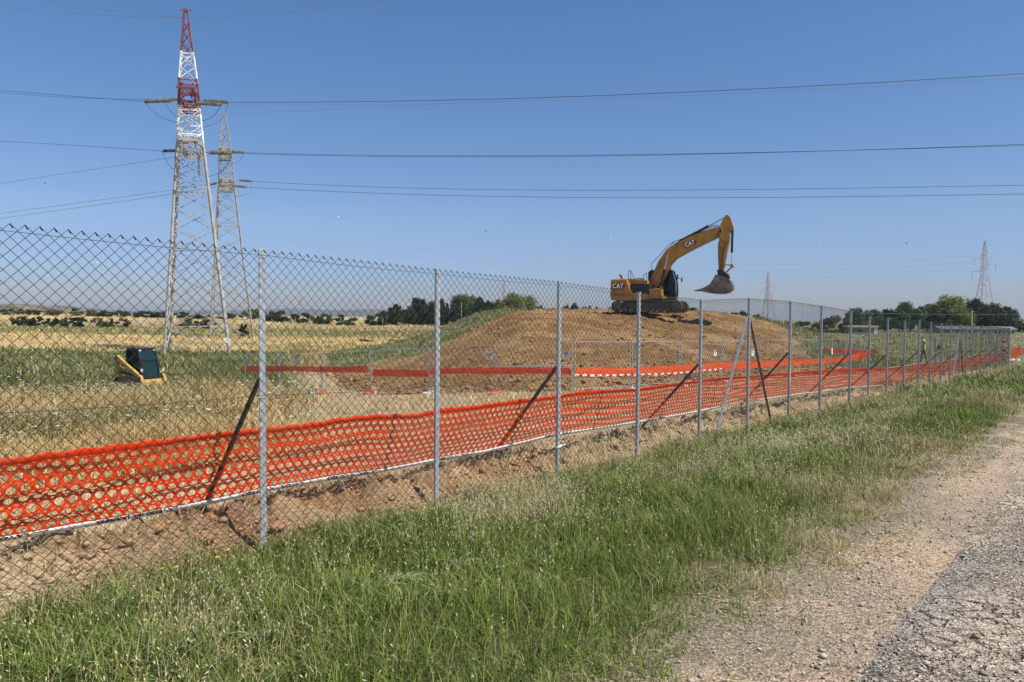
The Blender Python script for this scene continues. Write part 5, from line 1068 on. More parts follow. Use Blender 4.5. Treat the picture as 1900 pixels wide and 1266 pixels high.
# ================================================================== two workers
M_skin = principled('skin', (0.30, 0.17, 0.11), 0.55); M_navy = noisy('dark_work_cloth', (0.022, 0.024, 0.032), (0.05, 0.052, 0.06), 12, 0.85)
M_hiy = noisy('hi_vis_yellow', (0.55, 0.72, 0.03), (0.62, 0.78, 0.05), 9, 0.7); M_hio = noisy('hi_vis_orange', (0.75, 0.16, 0.03), (0.80, 0.22, 0.05), 9, 0.7)
M_refl = principled('reflective_tape', (0.70, 0.70, 0.66), 0.3); M_boot = principled('boot_leather', (0.05, 0.035, 0.025), 0.7); M_hair = principled('dark_hair', (0.02, 0.015, 0.012), 0.7)
def person(label, loc, rz, J, vest, helmet, sleeve):
    """J: joint name -> (x ahead, y left, z); one continuous skinned body"""
    t_ = thing('person', label, 'person', loc, rz); V = []; E = []; Rd = []; idx = {}
    def add(nm, p, r, par=None):
        idx[nm] = len(V); V.append(p); Rd.append(r)
        if par: E.append((idx[par], idx[nm]))
    add('pelvis', J['pelvis'], (.155, .12)); add('waist', J['waist'], (.145, .11), 'pelvis'); add('chest', J['chest'], (.175, .125), 'waist'); add('neck0', J['neck'], (.075, .07), 'chest')
    hd = Vector(J['head']); nk = Vector(J['neck']); add('neck1', nk.lerp(hd, .45), (.055, .055), 'neck0'); add('jaw', hd + Vector((0.014, 0, -0.05)), (.072, .082), 'neck1'); add('skull', hd + Vector((0, 0, 0.02)), (.088, .10), 'jaw'); add('crown', hd + Vector((-.005, 0, 0.09)), (.06, .07), 'skull')
    for s_, y in (('l', 1), ('r', -1)):
        add('hip' + s_, Vector(J['pelvis']) + Vector((0, y * .095, -.05)), (.095, .095), 'pelvis'); add('knee' + s_, J['knee' + s_], (.062, .062), 'hip' + s_); add('ank' + s_, J['ank' + s_], (.042, .042), 'knee' + s_)
        a = Vector(J['ank' + s_]); add('toe' + s_, a + Vector((.16, y * .015, -.05)), (.048, .042), 'ank' + s_)
        add('sho' + s_, Vector(J['neck']) + Vector((0, y * .18, -.06)), (.062, .062), 'chest'); add('elb' + s_, J['elb' + s_], (.045, .045), 'sho' + s_); add('wri' + s_, J['wri' + s_], (.029, .029), 'elb' + s_)
        w_ = Vector(J['wri' + s_]); d_ = (w_ - Vector(J['elb' + s_])).normalized(); p_ = w_ + d_ * .07; add('palm' + s_, p_, (.022, .038), 'wri' + s_)
        sd_ = d_.cross(Vector((0, 1, 0))).normalized()
        for f_ in range(4):
            o_ = sd_ * (.027 - .018 * f_); l_ = (.07, .08, .075, .06)[f_]; add('f%s%d' % (s_, f_), p_ + o_ + d_ * .025, (.0095, .0095), 'palm' + s_); add('g%s%d' % (s_, f_), p_ + o_ + d_ * (.025 + l_ * .5) - Vector((0, y * .012, 0)), (.0085, .0085), 'f%s%d' % (s_, f_)); add('h%s%d' % (s_, f_), p_ + o_ + d_ * (.02 + l_ * .85) - Vector((0, y * .035, 0)), (.0075, .0075), 'g%s%d' % (s_, f_))
        add('t' + s_, w_ + d_ * .03 + sd_ * .045, (.011, .011), 'palm' + s_); add('u' + s_, w_ + d_ * .065 + sd_ * .065 - Vector((0, y * .02, 0)), (.009, .009), 't' + s_)
    me = bpy.data.meshes.new('body'); me.from_pydata([tuple(v) for v in V], E, []); o = link('body', me, t_); m = o.modifiers.new('skin', 'SKIN'); m.use_smooth_shade = True
    for i, r in enumerate(Rd): me.skin_vertices[0].data[i].radius = r
    me.skin_vertices[0].data[0].use_root = True; o.modifiers.new('sub', 'SUBSURF').levels = 1; o.modifiers['sub'].render_levels = 2
    dg = bpy.context.evaluated_depsgraph_get(); dg.update(); nm = bpy.data.meshes.new_from_object(o.evaluated_get(dg)); o.modifiers.clear(); o.data = nm; nm.materials.clear()
    for q in (M_skin, M_navy, M_boot, sleeve): nm.materials.append(q)
    zh = J['neck'][2]; zw = J['waist'][2] - .02
    for p in nm.polygons:
        c = p.center; p.use_smooth = True
        arms_ = min((c - Vector(J['wri' + s_])).length for s_ in 'lr'); k = 3
        if c.z > zh + .03: k = 0
        elif c.z < .13: k = 2
        elif c.z < zw: k = 1
        ax_ = lambda s_: (c - Vector(J['wri' + s_])).cross((Vector(J['wri' + s_]) - Vector(J['elb' + s_])).normalized()).length
        if k in (1, 3) and any(ax_(s_) < .075 and abs(c.y) > .155 and (c - (Vector(J['wri' + s_]))).dot((Vector(J['wri' + s_]) - Vector(J['elb' + s_])).normalized()) > -.02 and (c - Vector(J['wri' + s_])).length < .24 for s_ in 'lr'): k = 0
        elif k == 1 and any(abs(c.y - J['elb' + s_][1]) < .06 and c.z > J['wri' + s_][2] and abs(c.x - (J['elb' + s_][0] + J['wri' + s_][0]) / 2) < .18 and abs(c.y) > .19 for s_ in 'lr'): k = 3
        p.material_index = k
    ch, wa, nk = Vector(J['chest']), Vector(J['waist']), Vector(J['neck']); mb = MB(); rings = [(wa + Vector((0, 0, -.13)), .150, .185), (wa, .145, .185), (wa.lerp(ch, .5), .15, .195), (ch, .155, .215), (ch.lerp(nk, .55), .14, .20), (nk + Vector((0, 0, -.03)), .09, .12)]; n = 16; vs = []
    for c, rx, ry in rings:
        for i in range(n): a = 2 * math.pi * i / n; vs.append(c + Vector((rx * math.cos(a), ry * math.sin(a), 0)))
    mb.add(vs, [(k * n + i, k * n + (i + 1) % n, (k + 1) * n + (i + 1) % n, (k + 1) * n + i) for k in range(len(rings) - 1) for i in range(n)]); v_ = mb.build('safety_vest', vest, t_, smooth=True)
    for zz, rr in ((wa + Vector((0, 0, -.06)), 1.03), (wa.lerp(ch, .55), 1.03)):
        mb = MB(); vs = [zz + Vector((.155 * rr * math.cos(2 * math.pi * i / n), .197 * rr * math.sin(2 * math.pi * i / n), e)) for e in (-.025, .025) for i in range(n)]; mb.add(vs, [(i, (i + 1) % n, n + (i + 1) % n, n + i) for i in range(n)]); mb.build('reflective_stripe', M_refl, v_, smooth=True)
    mb = MB(); mb.lathe([(.118, .045), (.120, .06), (.112, .11), (.085, .155), (.04, .18), (.005, .185)], hd, 16); vs = [hd + Vector((.02 + (.16 if math.cos(a) > 0 else .125) * math.cos(a), .128 * math.sin(a), z_)) for z_ in (.045, .058) for a in [2 * math.pi * i / 16 for i in range(16)]]
    mb.add(vs, [tuple(range(15, -1, -1)), tuple(range(16, 32))] + [(i, (i + 1) % 16, 16 + (i + 1) % 16, 16 + i) for i in range(16)]); mb.build('helmet', helmet, t_, smooth=True)
    mb = MB(); mb.lathe([(.075, -.05), (.088, .0), (.09, .05)], hd + Vector((-.034, 0, 0)), 12); mb.build('hair', M_hair, t_, smooth=True)
    mb = MB(); mb.prof([(.085, -.01), (.125, -.028), (.088, -.045)], -.014, .014); mb.add([(.078, -.03, -.07), (.090, 0, -.068), (.078, .03, -.07), (.088, 0, -.078)], [(0, 1, 3), (1, 2, 3)])
    for y in (-.032, .032): mb.box((.082, y, .005), (.012, .022, .010))
    for y in (-.095, .095): mb.box((-.005, y, -.02), (.035, .018, .06))
    fc = mb.build('face', M_skin, t_, hd); return t_
def stand(px, py, Za, Zb):
    """where the line of sight meets the ground"""
    best = min((abs(W(px, py, Z).z - gz(*W(px, py, Z).xy)), Z) for Z in np.arange(Za, Zb, 0.25)); p = W(px, py, best[1]); p.z = gz(p.x, p.y) - 0.015; print('stand', best); return p
zf = stand(1712, 671.5, 50, 70)
J1 = dict(pelvis=(0, 0, .93), waist=(.01, 0, 1.08), chest=(.015, 0, 1.30), neck=(0.01, 0, 1.49), head=(.03, 0, 1.62), kneel=(-.06, .10, .50), ankl=(-.22, .10, .11), kneer=(.16, -.10, .53), ankr=(.24, -.10, .09), elbl=(.06, .26, 1.17), wril=(.22, .20, .98), elbr=(-.06, -.26, 1.15), wrir=(.06, -.27, .90))
person('person walking in yellow safety vest, white helmet and dark trousers inside the site', (zf.x, zf.y, zf.z), R(-15), J1, M_hiy, M_white, M_navy)
z2 = stand(1861, 670, 52, 70)
J2 = dict(pelvis=(0, 0, .93), waist=(.0, 0, 1.08), chest=(.01, 0, 1.30), neck=(0.02, 0, 1.49), head=(.04, 0, 1.62), kneel=(.02, .11, .50), ankl=(-.02, .12, .09), kneer=(.03, -.11, .51), ankr=(.05, -.13, .09), elbl=(.05, .27, 1.20), wril=(.25, .22, 1.15), elbr=(.02, -.28, 1.20), wrir=(.22, -.30, 1.08))
person('person in orange work clothes and orange helmet behind the far end of the wire fence', (z2.x, z2.y, z2.z), R(-60), J2, M_hio, M_hio, M_hio)

# ================================================================== small building, long low wall, far net, debris
M_wallb = noisy('old_brick_wall', (0.20, 0.17, 0.14), (0.30, 0.26, 0.21), 2, 0.9); M_tile = noisy('pale_roof_tiles', (0.42, 0.36, 0.22), (0.55, 0.49, 0.34), 3, 0.9)
hb = W(1603, 618, 165); hz = hb.z - 0.6; hut = thing('farm_shed', 'low brick farm shed with pale tiled roof at the left end of the tree row', 'shed', (hb.x, hb.y, hz), R(-8))
mb = MB(); mb.box((-0.8, 0, 0.95), (6.0, 3.6, 1.9)); mb.build('wall', M_wallb, hut)
mb = MB(); mb.prof([(-4.1, 1.85), (2.5, 1.85), (2.4, 2.25), (-4.0, 2.25)], -2.1, 2.1, 0.05); mb.build('roof', M_tile, hut)
mb = MB(); mb.box((1.9, -1.83, 0.95), (0.7, 0.06, 1.7)); mb.build('door', M_white, hut)
mb = MB(); mb.box((-1.5, -1.83, 1.1), (0.8, 0.05, 0.6)); mb.build('window', M_blk, hut)
wb = W(1805, 614, 175); M_pw = noisy('pale_concrete', (0.26, 0.26, 0.24), (0.36, 0.36, 0.33), 1.5, 0.9)
bar_ = thing('long_barn', 'long low grey farm building behind the right part of the fence', 'farm building', (wb.x, wb.y, wb.z - 1.2), R(4))
mb = MB(); mb.box((0, 0, 0.8), (19, 4, 1.6)); mb.build('wall', M_pw, bar_); mb = MB(); mb.prof([(-2.3, 1.6), (2.3, 1.6), (0, 2.3)], -9.8, 9.8); rf = mb.build('roof', noisy('grey_roof', (0.12, 0.13, 0.12), (0.19, 0.20, 0.19), 1, 1.0, spec=0.0), bar_); rf.rotation_euler = (0, 0, math.pi / 2)
for k in range(6): mb = MB(); mb.box((-8 + 3.2 * k, -2.03, 0.9), (1.4, 0.05, 0.7)); mb.build('window', M_blk, bar_)
# second slack orange net beyond the end of the fence, on two stakes
q0 = W(1880, 668, 52); fn_t = thing('safety_net', 'short crumpled orange net hung on stakes beyond the right end of the wire fence', 'safety net', q0)
def far_net(s, w_):
    s = np.asarray(s, float); w_ = np.asarray(w_, float); a = np.array(W(1876, 646, 52)[:]); b = np.array(W(1915, 645, 50.5)[:]); h = 0.85 + 0.25 * np.cos(s * 4)
    u = s / 1.6; P = a + (b - a) * u[..., None]; P[..., 2] -= w_ * h * (1 - 0.45 * sstep(s, 0.4, 1.3)); P[..., 1] += 0.1 * np.sin(s * 9 + w_ * 4); return P
perforated('net_sheet', far_net, 0, 1.6, 0, 1, 0.12, 7, (0.2, 0.2), M_or, fn_t, np.array(q0[:]))
for px in (1876, 1896):
    a = W(px, 690, 52 if px < 1890 else 51); b = W(px, 612, a.y); mb = MB(); mb.tube((0, 0, 0), b - a, 0.028, 8); o = mb.build('steel_stake', M_zinc, None, a, smooth=True); tag(o, 'thin steel stake at the fence end %s' % ('touching the last mesh bay' if px < 1890 else 'standing alone in the weeds at the right edge'), 'stake')
mb = MB(); mb.prof([(-.35, 0), (.35, 0), (.28, .12), (.1, .17), (-.25, .14)], -.2, .2, .03); o = mb.build('white_sack', noisy('white_sackcloth', (.6, .6, .57), (.78, .78, .74), 6, .9), None, W(1882, 670, 51.5)); tag(o, 'crumpled white sack lying at the foot of the far fence end', 'sack')
# grey cabinet on a post inside the site
cb = W(1742, 672, 57); cabn = thing('site_cabinet', 'grey switch cabinet on a thick post right of the worker in yellow', 'cabinet', cb); mb = MB(); mb.box((-0.25, 0, 0.95), (0.14, 0.14, 1.9)); mb.build('post', M_pw, cabn); mb = MB(); mb.box((0.02, -.05, 1.15), (.34, .18, .36)); mb.build('box', M_grey, cabn)
# concrete fence posts across the dry field at left
for k, (px, yt, yb) in enumerate([(25, 603, 616), (84, 601, 617), (144, 598, 614), (200, 596, 611), (253, 596, 609), (548, 588, 598), (575, 588, 598), (632, 588, 598), (710, 590, 600), (856, 560, 588)]):
    Z = 150 if k < 5 else (170 if k < 9 else 150); a = W(px, yb, Z); b = W(px, yt, Z); hgt = max(1.2, (b - a).length); a.z = b.z - hgt; mb = MB(); mb.box((0, 0, hgt / 2), (0.16, 0.16, hgt), None, 0.8); mb.box((0, 0, hgt + 0.03), (0.1, 0.1, 0.06))
    o = mb.build('field_post', M_pw, None, a); tag(o, 'pale concrete field post, %s' % ['leftmost in the dry field', 'second from the left in the dry field', 'in front of the darkest round bush', 'between two bushes left of the pylon', 'nearest to the left leg of the tall pylon', 'just right of the first thick fence post', 'second right of the first thick fence post', 'leaning slightly on the horizon mid field', 'by the start of the dark pines', 'tall one in front of the dark pines'][k], 'post', 'concrete posts of the field boundary')
# black pipe lengths lying on the bare patch left of the mound
for k, (a, b, lbx) in enumerate([((668, 610), (692, 611), 'shortest, upper left'), ((722, 617), (768, 622), 'long one'), ((676, 615), (690, 612), 'tiny bent piece')]):
    A = W(a[0], a[1], 92); B = W(b[0], b[1], 88); A.z = gz(A.x, A.y) + .12; B.z = gz(B.x, B.y) + .12; mb = MB(); mb.tube((0, 0, 0), B - A, .10, 8); o = mb.build('black_pipe', M_dark, None, A, smooth=True); tag(o, 'dark pipe lying on the bare patch left of the mound, %s' % lbx, 'pipe')
# black plastic scrap in the trench hole
pb_ = fpt(2.22, 0.95, fz(2.22, 0.95) - 0.02); mb = MB(); vs = []; fs = []
for i in range(7):
    for j in range(5): vs.append((-.14 + i * .046, -.09 + j * .045, .05 * math.sin(i * 1.7 + j) * .8 + .02 * j))
for i in range(6):
    for j in range(4): fs.append((i * 5 + j, (i + 1) * 5 + j, (i + 1) * 5 + j + 1, i * 5 + j + 1))
mb.add(vs, fs); o = mb.build('plastic_scrap', principled('wet_black_plastic', (.02, .022, .025), .35), None, pb_); o.rotation_euler = (0, 0, FANG); tag(o, 'torn black plastic scrap in the dug hole beside the first stay', 'plastic scrap')

# ================================================================== vegetation
M_grass = attr_mat('grass_blades', 0.65, 0.10, transl=0.22)
M_leaf = attr_mat('tree_leaves', 0.6, 0.25, transl=0.18)
M_bark = noisy('bark', (0.10, 0.075, 0.055), (0.18, 0.14, 0.10), 6, 0.9)
def hstack_mesh(name, parts, mat_, kind='stuff', label=None, cat=None):
    """parts: list of (V, [F...], col)"""
    Vs = []; Fd = {}; Cs = []; off = 0
    for V, Fs, c in parts:
        Vs.append(V); Cs.append(c)
        for f in Fs: Fd.setdefault(f.shape[1], []).append(f + off)
        off += len(V)
    o = link(name, mesh_np(name, np.concatenate(Vs), [np.concatenate(v) for v in Fd.values()], mat_, np.concatenate(Cs))); tag(o, label, cat, kind=kind); return o
def blades(P, H, Wd, lean, az, col, curl=0.4, tipcol=None):
    """bent grass blades, 5 vertices each"""
    N = len(P); H = np.broadcast_to(H, (N,)); Wd = np.broadcast_to(Wd, (N,)); d = np.stack([np.cos(az), np.sin(az), 0 * az], -1)
    wa = az + 1.57 + rng.normal(0, 0.6, N); wv = np.stack([np.cos(wa), np.sin(wa), 0 * wa], -1) * (Wd * 0.5)[:, None]
    cl, sl_ = np.cos(lean), np.sin(lean); up = np.array([0, 0, 1.0])
    m = P + (H * 0.55)[:, None] * (d * sl_[:, None] + up * cl[:, None])
    l2 = lean + curl * (0.5 + rng.random(N)); t = m + (H * 0.5)[:, None] * (d * np.sin(l2)[:, None] + up * np.cos(l2)[:, None])
    V = np.stack([P - wv, P + wv, m - wv * 0.8, m + wv * 0.8, t], 1).reshape(-1, 3); b = np.arange(N)[:, None] * 5
    Q = b + np.array([[0, 1, 3, 2]]); T = b + np.array([[2, 3, 4]])
    tc_ = col if tipcol is None else tipcol
    C = np.stack([col, col, (col + tc_) / 2, (col + tc_) / 2, tc_], 1).reshape(-1, 3)
    return V, [Q, T], C, t
def spikes(P, L, Wd, col):
    """small drooping seed heads"""
    N = len(P); a = rng.random(N) * 6.283; tl = rng.uniform(-0.9, 0.5, N); L = np.broadcast_to(L, (N,)); Wd = np.broadcast_to(Wd, (N,))
    d = np.stack([np.cos(a) * np.cos(tl), np.sin(a) * np.cos(tl), np.sin(tl) - 0.6], -1); d /= np.linalg.norm(d, axis=1, keepdims=True)
    w_ = np.stack([-np.sin(a), np.cos(a), 0.3 * np.cos(a)], -1) * (Wd * 0.5)[:, None]
    V = np.stack([P, P + d * (L * 0.4)[:, None] + w_, P + d * L[:, None], P + d * (L * 0.4)[:, None] - w_], 1).reshape(-1, 3)
    return V, [np.arange(N)[:, None] * 4 + np.array([[0, 1, 2, 3]])], np.repeat(col, 4, 0)
def mixc(cols, w):
    """random pick of colours with weights, jittered"""
    cols = np.array(cols); w = np.asarray(w, float)
    if w.ndim == 1: k = rng.choice(len(cols), size=NN, p=w / w.sum())
    else: c = np.cumsum(w / w.sum(1, keepdims=True), 1); k = (rng.random((len(w), 1)) > c).sum(1).clip(0, len(cols) - 1)
    return cols[k] * (0.75 + 0.5 * rng.random((len(k), 1)))
G1 = (0.12, 0.185, 0.026); G2 = (0.22, 0.295, 0.055); G3 = (0.055, 0.09, 0.015); DRY = (0.52, 0.44, 0.24); DRY2 = (0.36, 0.29, 0.15); PALE = (0.62, 0.56, 0.34)

# --- verge
parts = []
def verge_pts(n, t0, t1, tp, nlo=1.25, nhi=5.3):
    N = nlo + (nhi - nlo) * rng.random(n); T = t0 + (t1 - t0) * rng.random(n) ** tp; return N, T
for (n, t0, t1, tp, wd, hs) in ((175000, -3.2, 9.5, 1.0, 0.0050, 1.08), (95000, 9.5, 22, 1.15, 0.012, 1.0), (80000, 22, 58, 1.3, 0.026, 1.05)):
    N, T = verge_pts(n, t0, t1, tp)
    k = n // 3                                     # a third grow in tufts
    cN, cT = verge_pts(max(60, n // 200), t0, t1, tp); pick = rng.integers(0, len(cN), k); sp_ = 0.05 + wd * 1.5
    N[:k] = cN[pick] + rng.normal(0, sp_, k); T[:k] = cT[pick] + rng.normal(0, sp_, k)
    X = N * NL[0] + T * D[0]; Y = N * NL[1] + T * D[1]
    edge = 1.62 + 0.22 * sstep(T, 3, 9) + 0.6 * (fbm(T * 0.55, T * 0 + 2, 1, 3) - 0.5) + 0.35 * (fbm(X * 2.2, Y * 2.2, 0, 3) - 0.5)
    top = 5.22 + 0.35 * (fbm(T * 0.9, T * 0 + 9, 2, 3) - 0.5) * 2
    prob = sstep(N, edge - 0.10, edge + 0.22) * (1 - sstep(N, top - 0.1, top + 0.25)) + 0.10 * (N > edge - 0.5)
    bare = sstep(fbm(X * 0.8, Y * 0.8, 3, 4), 0.56, 0.68) * sstep(N, 3.4, 2.2); prob = prob * (1 - 0.75 * bare)
    kp = rng.random(n) < prob; N, T, X, Y, edge, bare = N[kp], T[kp], X[kp], Y[kp], edge[kp], bare[kp]; m = len(N)
    Z = ground_z(X, Y) - 0.01; big = fbm(X * 0.55, Y * 0.55, 0, 4); big2 = fbm(X * 1.7 + 9, Y * 1.7, 2, 3)
    patch = np.exp(-(((N - 3.3) / .8) ** 2 + ((T - 10) / 2.2) ** 2)) + .8 * np.exp(-(((N - 4.3) / .6) ** 2 + ((T - 5.2) / 1.5) ** 2)); brn = np.exp(-(((N - 1.95) / .45) ** 2 + ((T - 11) / 2.6) ** 2))
    grow = sstep(N, edge - 0.15, edge + 0.65) * (1 - .8 * brn)
    big = big * (0.86 + 0.14 * sstep(T, 2, 6)) + 0.10 * patch
    H = (0.07 + 0.17 * grow * (0.75 + 0.25 * sstep(T, 4, 10))) * (0.32 + 1.35 * big2) * (0.6 + 0.7 * rng.random(m)) * hs * (1 + 0.35 * sstep(T, 12, 26) * sstep(big, 0.45, 0.6))
    dry = np.clip(0.10 + 0.45 * (1 - grow) + 0.55 * sstep(big, 0.52, 0.68) + 0.35 * sstep(N, 4.5, 5.3) - 0.25 * sstep(big, 0.48, 0.38), 0.05, 0.92)
    col = mixc([G1, G2, G3, DRY2, DRY], np.stack([(1 - dry) * .42, (1 - dry) * .33, (1 - dry) * .25, dry * .5 + brn * 1.2, dry * .4], 1))
    az = rng.random(m) * 6.283; lean = np.abs(rng.normal(0.48, 0.50, m)) + 0.5 * (1 - grow) * rng.random(m); wdd = wd * (0.7 + 0.7 * rng.random(m)) * (0.8 + 0.4 * (N > 3))
    V, Fs, C, tips = blades(np.stack([X, Y, Z], -1), H, wdd, lean, az, col, 0.8, col * 0.7 + 0.3 * np.array(DRY) * (rng.random((m, 1)) < 0.5) + 0.3 * col * 0)
    parts.append((V, Fs, C))
    # oat seed heads on thin stems, mostly towards the fence and in patches
    po = (0.004 + 0.07 * patch + 0.018 * sstep(N, 3.0, 5.0) + 0.035 * sstep(big, 0.5, 0.62)) * grow
    s_ = rng.random(m) < po; q = s_.sum(); Ps = np.stack([X[s_], Y[s_], Z[s_]], -1); Hs = H[s_] * 0.7 + 0.10 + 0.15 * rng.random(q); az2 = rng.random(q) * 6.283
    cs_ = mixc([DRY, PALE, G2], np.tile([.5, .25, .25], (q, 1))); V, Fs, C, tips = blades(Ps, Hs, wd * 0.45, np.abs(rng.normal(0.12, 0.12, q)), az2, cs_, 0.5); parts.append((V, Fs, C))
    for j in range(4 if wd < 0.01 else 2):
        off = np.array([0, 0, -0.035 * j]) + rng.normal(0, 0.012, (q, 3)); V, Fs, C = spikes(tips + off, 0.018 + wd * 0.9, 0.0035 + wd * 0.45, mixc([PALE, DRY, (0.40, 0.42, 0.2)], np.tile([.5, .3, .2], (q, 1)))); parts.append((V, Fs, C))
hstack_mesh('verge_grass', parts, M_grass)
# flattened straw and litter along the gravel edge, and on the bank
parts = []
NN = 9000; N = 1.35 + 1.0 * rng.random(NN); T = 1.5 + 24 * rng.random(NN) ** 1.6; X = N * NL[0] + T * D[0]; Y = N * NL[1] + T * D[1]; kp = fbm(X * 1.5, Y * 1.5, 1, 3) > 0.47; X, Y, T = X[kp], Y[kp], T[kp]; NN = len(X)
V, Fs, C, _ = blades(np.stack([X, Y, ground_z(X, Y) + 0.012], -1), 0.06 + 0.08 * rng.random(NN), 0.004 + 0.0006 * T, np.full(NN, 1.35), rng.random(NN) * 6.283, mixc([DRY, DRY2, (0.28, 0.2, 0.12), G3], [.3, .3, .2, .2]), 0.1); parts.append((V, Fs, C))
NN = 15000; N = FN - 0.1 + 1.9 * rng.random(NN); T = -3 + 34 * rng.random(NN) ** 1.5; X = N * NL[0] + T * D[0]; Y = N * NL[1] + T * D[1]; kp = rng.random(NN) < sstep(fbm(X * 1.3, Y * 1.3, 3, 3), 0.5, 0.62) + 0.12; N, X, Y, T = N[kp], X[kp], Y[kp], T[kp]; NN = len(X)
V, Fs, C, _ = blades(np.stack([X, Y, ground_z(X, Y) + bank_h(N, T)], -1), 0.08 + 0.16 * rng.random(NN), 0.005 + 0.0007 * T, np.abs(rng.normal(.5, .4, NN)), rng.random(NN) * 6.283, mixc([DRY, DRY2, PALE, G2, G1], [.3, .25, .15, .18, .12]), 0.6); parts.append((V, Fs, C))
hstack_mesh('dry_straw', parts, M_grass)

# --- the field inside and beyond, denser towards the viewer, in every direction the photograph looks
def field_pts(n, r0_, r1_, a0=-44, a1=43):
    r = r0_ * (r1_ / r0_) ** rng.random(n); a = np.radians(rng.uniform(a0, a1, n)); X = r * np.sin(a); Y = r * np.cos(a); return X, Y, r, a
parts = []
for (n, ra, rb, wk, hk) in ((230000, 7.0, 20, 0.00095, 1.0), (230000, 20, 62, 0.00095, 1.0), (190000, 62, 330, 0.0010, 1.0)):
    X, Y, r, a = field_pts(n, ra, rb); npr = X * NL[0] + Y * NL[1]; nn = npr - FN; azd = np.degrees(a); sd_ = poly_sd(X, Y, MPOLY)
    work = sstep(azd + 8 * (fbm(X * 0.12, Y * 0.12, 0, 4) - 0.5), -20, -14.5) * sstep(r, 58, 46)
    prob = (nn > 1.15) * (1 - 0.80 * work) * (sd_ < -0.3)
    near_bare = sstep(nn, 4.6, 6.2); prob = prob * (0.10 + 0.90 * np.where(r < 40, near_bare, 1))
    prob = prob * np.where(r > 60, 1.0, sstep(fbm(X * 0.5, Y * 0.5, 2, 3), 0.28, 0.45) * 0.7 + 0.3)
    kp = rng.random(n) < prob; X, Y, r, azd, work, nn = X[kp], Y[kp], r[kp], azd[kp], work[kp], nn[kp]; m = len(X)
    base = field_col(X, Y); e2 = fbm(X * 0.45, Y * 0.45, 0, 3)
    tall = np.interp(r, [7, 10, 16, 34, 60, 330], [0.32, 0.42, 0.62, 0.8, 0.5, 0.5]) * (0.30 + 1.3 * sstep(e2, 0.25, 0.75)); tall = tall * (1 - 0.62 * work) * sstep(nn, 0.8, 3.0).clip(0.45, 1)
    tall = tall * np.where(azd > 8, 0.38, 1) * np.where(r > 62, 0.6, 1)
    wl_ = rng.random(m); col = base * (0.8 + 0.65 * rng.random((m, 1))); pl = (wl_ < 0.16) & (base[:, 0] > 0.15); col[pl] = np.array(PALE) * (0.7 + 0.5 * rng.random((pl.sum(), 1)))
    col = col * np.array([1.15, 1.08, 0.95])
    lean = np.abs(rng.normal(0.30, 0.36, m)) + work * rng.random(m) * 1.0
    V, Fs, C, tips = blades(np.stack([X, Y, ground_z(X, Y) - 0.02], -1), tall * (0.55 + 0.6 * rng.random(m)), r * wk * (0.6 + 0.8 * rng.random(m)), lean, rng.random(m) * 6.283, col, 0.5); parts.append((V, Fs, C))
    if ra < 60:                                    # feathery brown seed heads
        s_ = (rng.random(m) < 0.30) & (work < 0.5); q = s_.sum()
        for j in range(2): V, Fs, C = spikes(tips[s_] + rng.normal(0, 0.03, (q, 3)), 0.03 + r[s_] * 0.0011, 0.007 + r[s_] * 0.0007, (col[s_] * 0.8 + 0.2 * np.array([.5, .4, .3])) * (0.7 + 0.6 * rng.random((q, 1)))); parts.append((V, Fs, C))
n = 4200; u_ = rng.random(n); dep = 32.5 + 5.6 * u_; azx = -0.51 + rng.uniform(-.045, .04, n); X = dep * azx; Y = dep; e = 0.42 + 0.42 * rng.random(n)   # tall weeds standing before the loader
V, Fs, C, tips = blades(np.stack([X, Y, ground_z(X, Y) - 0.02], -1), e * (0.55 + 0.35 * (rng.random(n) < .3)), 0.03, np.abs(rng.normal(.15, .15, n)), rng.random(n) * 6.283, mixc([(.42, .33, .16), (.25, .22, .10), (.15, .165, .06), PALE], np.tile([.4, .3, .2, .1], (n, 1))), 0.5); parts.append((V, Fs, C))
V, Fs, C = spikes(tips[::2], 0.09, 0.04, mixc([(.36, .28, .16), PALE, (.55, .55, .42)], np.tile([.5, .3, .2], (len(tips[::2]), 1)))); parts.append((V, Fs, C))
hstack_mesh('field_grass', parts, M_grass)
# weeds on the old flanks of the mound
parts = []
n = 66000; X = rng.uniform(-17, 32, n); Y = rng.uniform(30, 78, n); sd_ = poly_sd(X, Y, MPOLY); sw = soil_w(X, Y); kp = (sd_ > -0.8) & ((sw < 0.5) | (rng.random(n) < 0.012)); X, Y = X[kp], Y[kp]; m = len(X); e = fbm(X * .6, Y * .6, 1, 3)
rgt = sstep(X, 10, 16); V, Fs, C, _ = blades(np.stack([X, Y, surf_z(X, Y) - 0.03], -1), 0.14 + 0.36 * e * rng.random(m) + 0.1 * rgt, 0.05 + 0.03 * rng.random(m), np.abs(rng.normal(.3, .3, m)), rng.random(m) * 6.283, lerp(mixc([(0.15, .17, .06), (.22, .22, .09), (.30, .27, .14)], np.tile([.4, .35, .25], (m, 1))), mixc([(.22, .22, .09), (.34, .31, .16), (.15, .17, .06)], np.tile([.4, .35, .25], (m, 1))), rgt), 0.6); parts.append((V, Fs, C))
hstack_mesh('mound_weeds', parts, M_grass)
